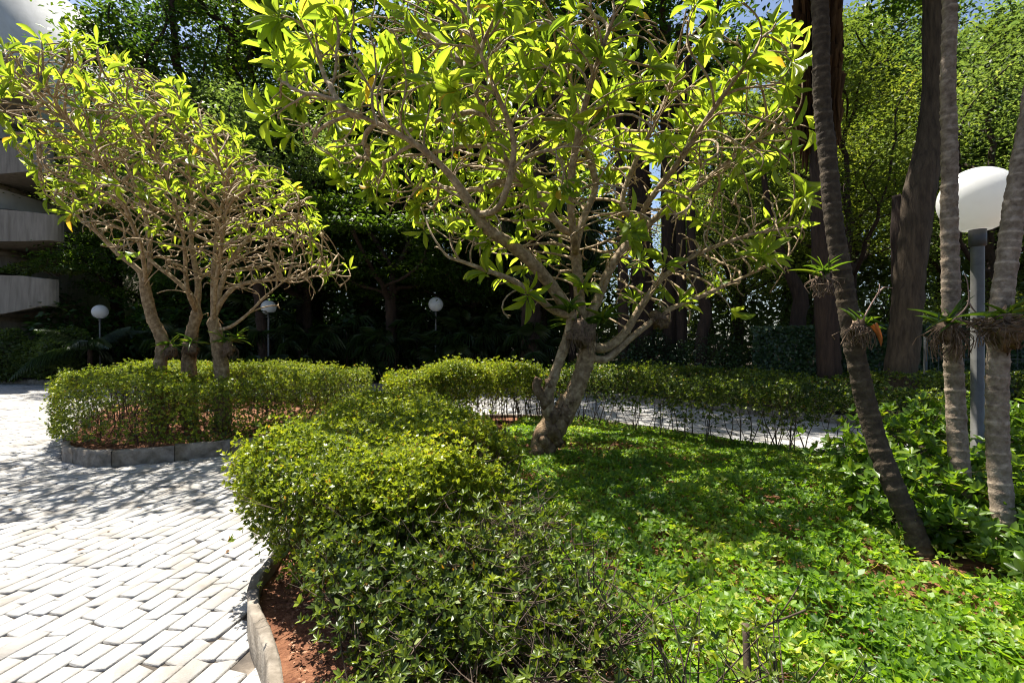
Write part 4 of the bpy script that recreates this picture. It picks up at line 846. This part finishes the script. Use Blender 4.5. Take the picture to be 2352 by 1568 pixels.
# dark trunks seen beyond the path
def dark_trunk(name, label, pts, radii, crown=None, mat='bark_dark', cat='tree'):
    w = np.array([np.r_[P(*p), r] for p, r in zip(pts, radii)]); q = polyline(w, .12); t = empty(name, q[0, :3], label, cat)
    mb = MB(); mb.tube(q[:, :3], q[:, 3], 16, True, .5, .035); link('trunk', mb.mesh('trunk', M[mat], True), t)
    if crown:
        o = bpy.data.objects.new('crown', crown); col.objects.link(o); o.parent = t; o.location = Vector(q[-1, :3] - q[0, :3]) - Vector((0, 0, 7.5)); o.rotation_euler = (0, 0, rng.uniform(0, 6))
    return t, q
CR = KT['tall'][0][1]
dark_trunk('dark_tree', 'massive dark brown trunk bending toward the straight palm beyond the path', [(2062, 930, 9.6), (2068, 860, 9.6), (2080, 740, 9.6), (2092, 600, 9.6), (2108, 460, 9.6), (2138, 320, 9.6), (2148, 200, 9.6), (2145, 60, 9.6), (2152, -60, 9.6), (2160, -160, 9.6)], [.32, .28, .26, .26, .27, .24, .21, .19, .2, .18], CR, 'bark_brown')
dark_trunk('dark_tree', 'side trunk leaving the massive dark trunk low down', [(2078, 760, 9.75), (2068, 560, 9.75), (2062, 470, 9.8), (2058, 448, 9.8)], [.2, .16, .10, .07])
tq, qq = dark_trunk('skirted_palm', 'dark straight palm with shaggy reddish skirt of dead fronds high up', [(1908, 935, 10.2), (1902, 800, 10.2), (1890, 600, 10.2), (1884, 400, 10.2), (1880, 200, 10.2), (1876, -60, 10.2), (1874, -250, 10.2)], [.24, .22, .2, .19, .2, .2, .2], cat='palm')
def skirt(t, q):
    mb = MB(); top = q[-1, :3]
    n = 700; z = rng.uniform(6.4, top[2] + .4, n); a = rng.uniform(0, 6.28, n); r0 = .17 + .06 * rng.random(n)
    x = np.interp(z, q[:, 2], q[:, 0]); y = np.interp(z, q[:, 2], q[:, 1]); b = np.stack([x + r0 * np.cos(a), y + r0 * np.sin(a), z], -1); d = np.stack([.05 * np.cos(a), .05 * np.sin(a), -np.ones(n)], -1) + rng.normal(0, .05, (n, 3))
    mb.add(*leaves(strap(4, lambda q_: max(.1, 1 - q_), -.05, .4), b, d, np.stack([np.cos(a), np.sin(a), 0 * a], -1), rng.uniform(.7, 1.5, n), rng.uniform(.02, .05, n), rng.uniform(0, .6, n)))
    link('dead_frond_skirt', mb.mesh('dead_frond_skirt', M['dead']), t, 'stuff')
    add_fronds(t, FANBIG, top + [0, 0, .2], 16, (-.6, 1.0), (.9, 1.2), .05)
skirt(tq, qq)
for (lab, pts, rad) in (
        ('slim dark trunk standing just right of the big frangipani fork beyond the path', [(1432, 900, 15.5), (1432, 760, 15.5), (1430, 600, 15.5), (1424, 420, 15.5), (1420, 200, 15.5), (1415, 60, 15.5)], [.2, .17, .16, .15, .14, .13]),
        ('thicker of the two straight trunks close together beyond the path', [(1540, 890, 16), (1540, 760, 16), (1536, 600, 16), (1534, 420, 16), (1530, 200, 16), (1528, 60, 16)], [.3, .25, .23, .22, .2, .18]),
        ('thinner of the two straight trunks close together beyond the path', [(1566, 890, 15.4), (1566, 760, 15.4), (1564, 600, 15.4), (1562, 420, 15.4), (1560, 200, 15.4), (1560, 60, 15.4)], [.2, .16, .15, .14, .13, .12]),
        ('dark crooked trunk with an S bend beyond the path', [(1606, 880, 14.6), (1612, 770, 14.6), (1622, 720, 14.6), (1606, 660, 14.6), (1590, 590, 14.6), (1586, 450, 14.6), (1582, 300, 14.6), (1580, 120, 14.6)], [.2, .17, .17, .17, .13, .12, .11, .1]),
        ('dark forked trunk rising behind the ivy wall', [(1832, 860, 13.6), (1832, 740, 13.6), (1838, 680, 13.6), (1800, 600, 13.6), (1770, 500, 13.6), (1750, 380, 13.6)], [.22, .2, .19, .13, .1, .06])):
    dark_trunk('dark_tree', lab, pts, rad)

# ---- palms in the shade
fan_palm('tall fan palm with hanging leaves behind the big frangipani', 2.2, 18.2, 6.6, 22, FANBIG, (-1.3, .7), (1., 1.3), tr=.15)
fan_palm('tall fan palm with drooping fans left of the slim dark trunk', .6, 17.6, 5.4, 20, FANBIG, (-1.3, .7), (.9, 1.2), tr=.14)
feather_palm('feather palm with arching fronds round the lamp near the building', -15.4, 17.9, 1.3, 11, (1.1, 1.5))
feather_palm('low feather palm spreading behind the three-tree hedge', -9.5, 17.6, .7, 10, (.9, 1.2))
for i, (x, y, h) in enumerate(((-11.2, 18.4, 1.6), (-7.6, 18.2, 1.5), (-6.2, 19.0, 2.2), (-4.4, 17.9, 1.4), (-3.4, 18.9, 2.4), (-1.6, 18.0, 1.8), (-.4, 18.3, 2.3), (.7, 17.3, 1.6), (-2.5, 17.5, .9), (-13.2, 19.5, 2.0), (-9.6, 19.6, 2.4))):
    t = fan_palm('clumping fan palm in the deep shade of the grove', x, y, h, 18, FAN, (-.9, 1.0), (.9, 1.3), True, .35); t['group'] = 'clumping fan palms in the grove'

# ---- dense undergrowth and the far wood
def mass(name, label, spec, n, leaf, mat, cat, kind='stuff', seed=70, parent=None):
    """blobs x,y,z,rx,ry,rz: leaves near their surfaces"""
    s = np.array(spec, float); w = s[:, 3] * s[:, 5]; k = rng.choice(len(s), n, p=w / w.sum()); v = norm(rng.normal(0, 1, (n, 3))); rad = 1 - np.abs(rng.normal(0, .22, n))
    C = s[k, :3] + v * rad[:, None] * s[k, 3:6]; C += .25 * np.stack([wav(C[:, 0], C[:, 2], 2, seed), wav(C[:, 1], C[:, 2], 2, seed + 1), wav(C[:, 0], C[:, 1], 2, seed + 2)], -1) * np.minimum(1, s[k, 3:4])
    C[:, 2] = np.maximum(C[:, 2], .05); d = v * .5 + np.stack([rng.normal(0, .8, n), rng.normal(0, .8, n), rng.normal(-.2, .4, n)], -1); up = v + np.array([0, 0, .8]) + rng.normal(0, .35, (n, 3))
    L = rng.uniform(*leaf, n); V, Q, T = leaves(LEAF4, C, d, up, L, L * .5, np.clip(.4 + .25 * wav(C[:, 0], C[:, 2], 1.5, seed + 3) + .18 * rng.standard_normal(n), 0, 1))
    o = link(name, mesh_np(name, V, Q, M[mat], T), parent, kind)
    if label: tag(o, label, cat)
    return o
blob = []
for k in range(46): x = rng.uniform(-19, 3); blob.append((x, rng.uniform(19.5, 24.5), rng.uniform(.5, 2.6), rng.uniform(.8, 1.6), rng.uniform(.7, 1.2), rng.uniform(.8, 1.5)))
for k in range(60): x = rng.uniform(-26, 4.5); blob.append((x, rng.uniform(26, 31), rng.uniform(.6, 3.4), rng.uniform(1.2, 2.0), 1.1, rng.uniform(1.2, 2.0)))
for k in range(50): x = rng.uniform(-28, 4); blob.append((x, rng.uniform(30, 34), rng.uniform(3, 7), rng.uniform(1.8, 2.6), 1.1, rng.uniform(1.6, 2.4)))
mass('undergrowth', 'dark dense undergrowth below the grove behind the lamps', blob, 105000, (.2, .38), 'tree_a', 'undergrowth', seed=71)
blob = []
for k in range(80):
    a = k / 80; x = -36 + 92 * a; y = 33 + 5 * math.sin(a * 9) - (abs(x - 8) * .12); hmax = 8 + 6 * abs(math.sin(a * 14 + 1)); hmax = 5.5 if 6 < x < 11 else hmax
    blob.append((x, y, hmax * .45, 2.4, 2, hmax * .55))
    blob.append((x + 1, y + 3, hmax * .8, 2.4, 2, hmax * .35)); blob.append((x, y - 1, 1.5, 1.6, 1, 1.8))
mass('far_wood', 'far green wood closing the view beyond the grove', blob, 100000, (.34, .58), 'tree_b', 'wood', seed=75)
for lab, bl, n, lf, mt in (
        ('rounded dark shrub mass behind the far hedge in front of the ivy wall', [(4.3, 15.2, .9, 1.2, .9, 1.0), (5.8, 14.4, .85, 1.2, .9, 1.0), (3.0, 16, .8, 1.0, .8, .9)], 15000, (.05, .1), 'ivy'),
        ('bright yellow green bush seen under the frangipani limbs beyond the path', [(4.2, 19, 1.6, 1.4, 1, 1.5), (3.2, 20.5, 1.7, 1.3, 1, 1.6)], 8000, (.06, .13), 'tree_b'),
        ('sunlit leafy bush beyond the ivy wall', [(9.2, 15.5, 2.2, 1.6, 1, 1.6), (11.3, 14.6, 2.0, 1.6, 1, 1.6), (7.2, 16.5, 2.1, 1.4, 1, 1.4)], 15000, (.06, .12), 'tree_b'),
        ('pale green bush between the massive trunk and the straight palm', [(11.6, 12.4, 1.8, 1.4, .9, 1.3), (13.6, 12, 1.7, 1.4, .9, 1.2)], 10000, (.05, .11), 'tree_b'),
        ('leafy bush beneath the lowest balcony of the concrete building', [(-16.6, 18.3, 1.4, .9, .8, .8), (-17.5, 18.6, .9, 1, .8, .8), (-19, 18.4, 1.1, 1.1, .8, 1.0), (-20.6, 18.6, 1.1, 1.2, .8, 1.0)], 14000, (.08, .16), 'tree_b'),
        ('planter bush spilling over the middle balcony', [(-17.9, 19.3, 4.5, 1.1, .7, .35), (-19.5, 19.4, 4.5, 1.1, .6, .35)], 4500, (.07, .14), 'tree_b'),
        ('low plants in the raised bed at the end of the far paving', [(-15.6, 17.9, .35, .9, .5, .3), (-13.8, 17.6, .3, .9, .4, .3)], 3500, (.06, .12), 'tree_b')):
    c = np.mean([b[:3] for b in bl], 0); t = empty('bush', (c[0], c[1], .1 if c[2] < 3 else c[2] - .4), lab, 'bush'); mass('foliage', None, bl, n, lf, mt, None, 'stuff', 80, t)
    mb = MB()
    for b in bl:
        for k in range(4): mb.tube([(b[0] + rng.normal(0, .1), b[1] + rng.normal(0, .1), max(.02, b[2] - b[5])), (b[0] + rng.normal(0, .3), b[1] + rng.normal(0, .2), b[2]), (b[0] + rng.normal(0, .5), b[1] + rng.normal(0, .3), b[2] + b[5] * .7)], [.03, .02, .008], 5)
    link('stems', mb.mesh('stems', M['bark_dark']), t, 'stuff')

# ------------------------------------------------------------------ ivy wall, fence, bin, block, building, car
t = empty('ivy_wall', (8.6, 12.2, .1), 'garden wall overgrown with dark ivy beyond the path', 'wall')
A_, B_ = np.array([6.6, 13.4]), np.array([11.2, 10.6]); ln = np.linalg.norm(B_ - A_); ang = math.atan2(*(B_ - A_)[::-1]); mid = (A_ + B_) / 2
mb = MB(); mb.box((mid[0], mid[1], .95), (ln, .2, 1.9), ang); link('wall', mb.mesh('wall', M['concrete']), t)
n = 15000; u = rng.random(n); nrm = np.array([math.sin(ang), -math.cos(ang)]); z = rng.uniform(.1, 2.0, n); ptx = A_[0] + (B_ - A_)[0] * u; pty = A_[1] + (B_ - A_)[1] * u; pil = np.abs(u * ln - 1.75) < .16
off = .13 + .06 * rng.random(n) + .04 * wav(u * 8, z * 2, 2, 90) + np.where(pil, .22, 0); C = np.stack([ptx + nrm[0] * off, pty + nrm[1] * off, z], -1); topm = rng.random(n) < .14; C[topm, 2] = 1.93 + .09 * rng.random(topm.sum()); C[topm, 0] -= nrm[0] * rng.uniform(0, .3, topm.sum()); C[topm, 1] -= nrm[1] * rng.uniform(0, .3, topm.sum())
d = np.stack([nrm[0] * .4 + rng.normal(0, .5, n), nrm[1] * .4 + rng.normal(0, .5, n), rng.normal(-.7, .4, n)], -1); L = rng.uniform(.06, .11, n); V, Q, T = leaves(LEAF4, C, d, np.stack([np.full(n, nrm[0]), np.full(n, nrm[1]), np.full(n, .6)], -1) + rng.normal(0, .3, (n, 3)), L, L * .8, rng.random(n) ** 1.3)
link('ivy', mesh_np('ivy', V, Q, M['ivy'], T), t, 'stuff')
t = empty('wire_fence', (9, 9.6, .1), 'thin dark wire fence with posts behind the near globe lamp', 'fence')
FA, FB = np.array([8.6, 10.2]), np.array([13.5, 8.6]); fl = np.linalg.norm(FB - FA); fu = (FB - FA) / fl
for k in range(5):
    p = FA + fu * k * fl / 4; mb = MB(); mb.box((p[0], p[1], .85), (.05, .05, 1.7), 0); link('post', mb.mesh('post', M['fence']), t)
for z in (.35, .8, 1.25, 1.62):
    mb = MB(); mb.tube([(FA[0], FA[1], z), (FB[0], FB[1], z)], .008, 5); link('rail', mb.mesh('rail', M['fence']), t)
for k in range(36):
    p = FA + fu * (k + .5) * fl / 36; mb = MB(); mb.tube([(p[0], p[1] - .01, .15), (p[0], p[1] - .01, 1.68)], .005, 4); link('wire', mb.mesh('wire', M['fence']), t)
# green bin
c = P(1733, 900, 12.6); bx, by = c[0], c[1]
t = empty('litter_bin', (bx, by, .1), 'small green plastic bin with lid in the shade by the ivy wall', 'bin')
mb = MB(); V = [[bx + sx * w, by + sy * w, z] for z, w in ((.12, .14), (.72, .18)) for sx, sy in ((-1, -1), (1, -1), (1, 1), (-1, 1))]; mb.add(V, np.array([[0, 1, 5, 4], [1, 2, 6, 5], [2, 3, 7, 6], [3, 0, 4, 7], [3, 2, 1, 0]])); link('body', mb.mesh('body', M['bin']), t)
mb = MB(); mb.box((bx, by, .745), (.44, .44, .045)); mb.box((bx, by, .775), (.34, .34, .02)); link('lid', mb.mesh('lid', M['bin']), t)
for s in (-1, 1): mb = MB(); mb.tube([(bx + s * .12, by - .15, .17), (bx + s * .17, by - .15, .17)], .06, 12); link('wheel', mb.mesh('wheel', M['tyre']), t)
# concrete block
c = P(905, 882, 16.2); t = empty('concrete_block', (c[0], c[1], 0), 'small upright grey concrete block at the edge of the far bed', 'block')
mb = MB(); mb.box((c[0], c[1], .19), (.30, .26, .42)); link('shaft', mb.mesh('shaft', M['kerb']), t); mb = MB(); mb.box((c[0], c[1], .42), (.33, .29, .05)); link('cap', mb.mesh('cap', M['kerb']), t)
# building
def building():
    t = empty('concrete_building', (-24, 22, 0), 'shaded concrete building with stacked tapering balcony parapets', 'building')
    def band(y0, y1, ye0, ye1, xe, name, Yb=18.9, mat='concrete', thick=5.0):
        """parapet: outline (px) tapering to its rounded free end"""
        mb = MB(); n = 9; xs = np.linspace(-260, xe, n); top = []; 
        for i in range(n):
            f = max(0, xs[i] / xe); p0 = P(xs[i], y0 + (ye0 - y0) * f, Yb); p1 = P(xs[i], y1 + (ye1 - y1) * f, Yb); top.append((p0, p1))
        r = .35
        for k in range(1, 6): # rounded end
            a = k * PI / 10; p0 = P(xe, ye0, Yb) + [r * math.sin(a), r * (1 - math.cos(a)), 0]; p1 = P(xe, ye1, Yb) + [r * math.sin(a), r * (1 - math.cos(a)), 0]; top.append((p0, p1))
        e0, e1 = top[-1]; top.append((e0 + [-1.15 * thick, thick, 0], e1 + [-1.15 * thick, thick, 0]))
        V = np.array([q for pr in top for q in pr]); m = len(top); i = np.arange(m - 1) * 2; F4 = np.stack([i + 1, i + 3, i + 2, i], -1)
        back = np.array([V[0] + [0, thick, 0], V[1] + [0, thick, 0]]); V = np.vstack([V, back]); 
        tops = [2 * k for k in range(m)] + [2 * m]; bots = [2 * k + 1 for k in range(m)][::-1] + [2 * m + 1]
        import bmesh
        bm = bmesh.new(); vv = [bm.verts.new(v) for v in V]
        for f in F4: bm.faces.new([vv[a] for a in f])
        bm.faces.new([vv[a] for a in tops]); bm.faces.new([vv[a] for a in [2 * m + 1] + [2 * k + 1 for k in range(m)][::-1]])
        bmesh.ops.recalc_face_normals(bm, faces=bm.faces); me = bpy.data.meshes.new(name); bm.to_mesh(me); bm.free(); me.materials.append(M[mat]); link(name, me, t)
    band(626, 722, 640, 702, 96, 'parapet'); band(478, 556, 492, 552, 108, 'parapet'); band(318, 400, 330, 392, 84, 'parapet'); band(130, 215, 140, 208, 60, 'parapet')
    x = -18.6
    mb = MB(); mb.box((-30.3, 24.0, 3.5), (18, 8, 7.2)); link('wall', mb.mesh('wall', M['concrete']), t); mb = MB(); mb.box((-30.3, 24.0, 12.5), (18, 8, 10.8)); link('wall', mb.mesh('wall', M['sunlit_wall']), t)
    for fl_ in range(5):
        z = 2.65 + fl_ * 2.75 - .12; mb = MB(); mb.box((-26.0, 21.2, z), (9.6, 2.4, .18)); link('slab', mb.mesh('slab', M['concrete']), t)
        for k in range(3):
            wx = x - 3.9 - k * 3.2; mb = MB(); mb.box((wx, 19.98, z + 1.25), (1.9, .05, 1.9)); w = link('window', mb.mesh('window', M['pole']), t); mb = MB(); mb.box((wx, 19.93, z + 1.25), (1.7, .04, 1.7)); link('pane', mb.mesh('pane', M['glass']), w)
building()
# car beyond the fence
def car(x, y, rz, label):
    t = empty('parked_car', (x, y, -.05), label, 'car'); t.rotation_euler = (0, 0, rz)
    prof = [(-2.1, .35), (-2.12, .75), (-1.95, .92), (-1.35, .98), (-.75, 1.42), (.55, 1.46), (1.25, 1.0), (2.0, .85), (2.1, .6), (2.08, .35)]
    mb = MB(); n = len(prof); V = []
    for s in (-1, 1):
        for k, (a, z) in enumerate(prof): V.append([a, s * (.84 if z < 1.1 else .62), z])
    V = np.array(V); i = np.arange(n); j = (i + 1) % n; mb.add(V, [np.stack([i, j, n + j, n + i], -1)]); 
    for s in (0, 1):
        c = len(V); mb.add(np.vstack([V[s * n:(s + 1) * n], [[0, (-.86, .86)[s], .7]]]), np.stack([i, j, np.full(n, n)], -1))
    b = link('body', mb.mesh('body', M['car']), t, local=True)
    for s in (-1, 1):
        mb = MB(); mb.add(np.array([[-1.2, s * .80, 1.02], [1.05, s * .80, 1.03], [.5, s * .655, 1.40], [-.7, s * .655, 1.37]]), np.array([[0, 1, 2, 3]])); link('side_window', mb.mesh('side_window', M['glass']), t, local=True)
        mb = MB(); mb.box((-2.1, s * .62, .72), (.06, .3, .16)); link('tail_lamp', mb.mesh('tail_lamp', M['lampred']), t, local=True)
        for a in (-1.3, 1.35):
            mb = MB(); mb.tube([(a, s * .68, .31), (a, s * .88, .31)], .31, 20); w = link('wheel', mb.mesh('wheel', M['tyre']), t, local=True); mb = MB(); mb.tube([(a, s * .87, .31), (a, s * .89, .31)], .19, 16); link('rim', mb.mesh('rim', M['rim']), w, local=True)
    mb = MB(); mb.add(np.array([[.60, -.56, 1.44], [.60, .56, 1.44], [1.22, .74, 1.04], [1.22, -.74, 1.04]]), np.array([[0, 1, 2, 3]])); link('windscreen', mb.mesh('windscreen', M['glass']), t, local=True)
car(14.6, 13.0, math.radians(-15), 'pale silver car parked beyond the wire fence')
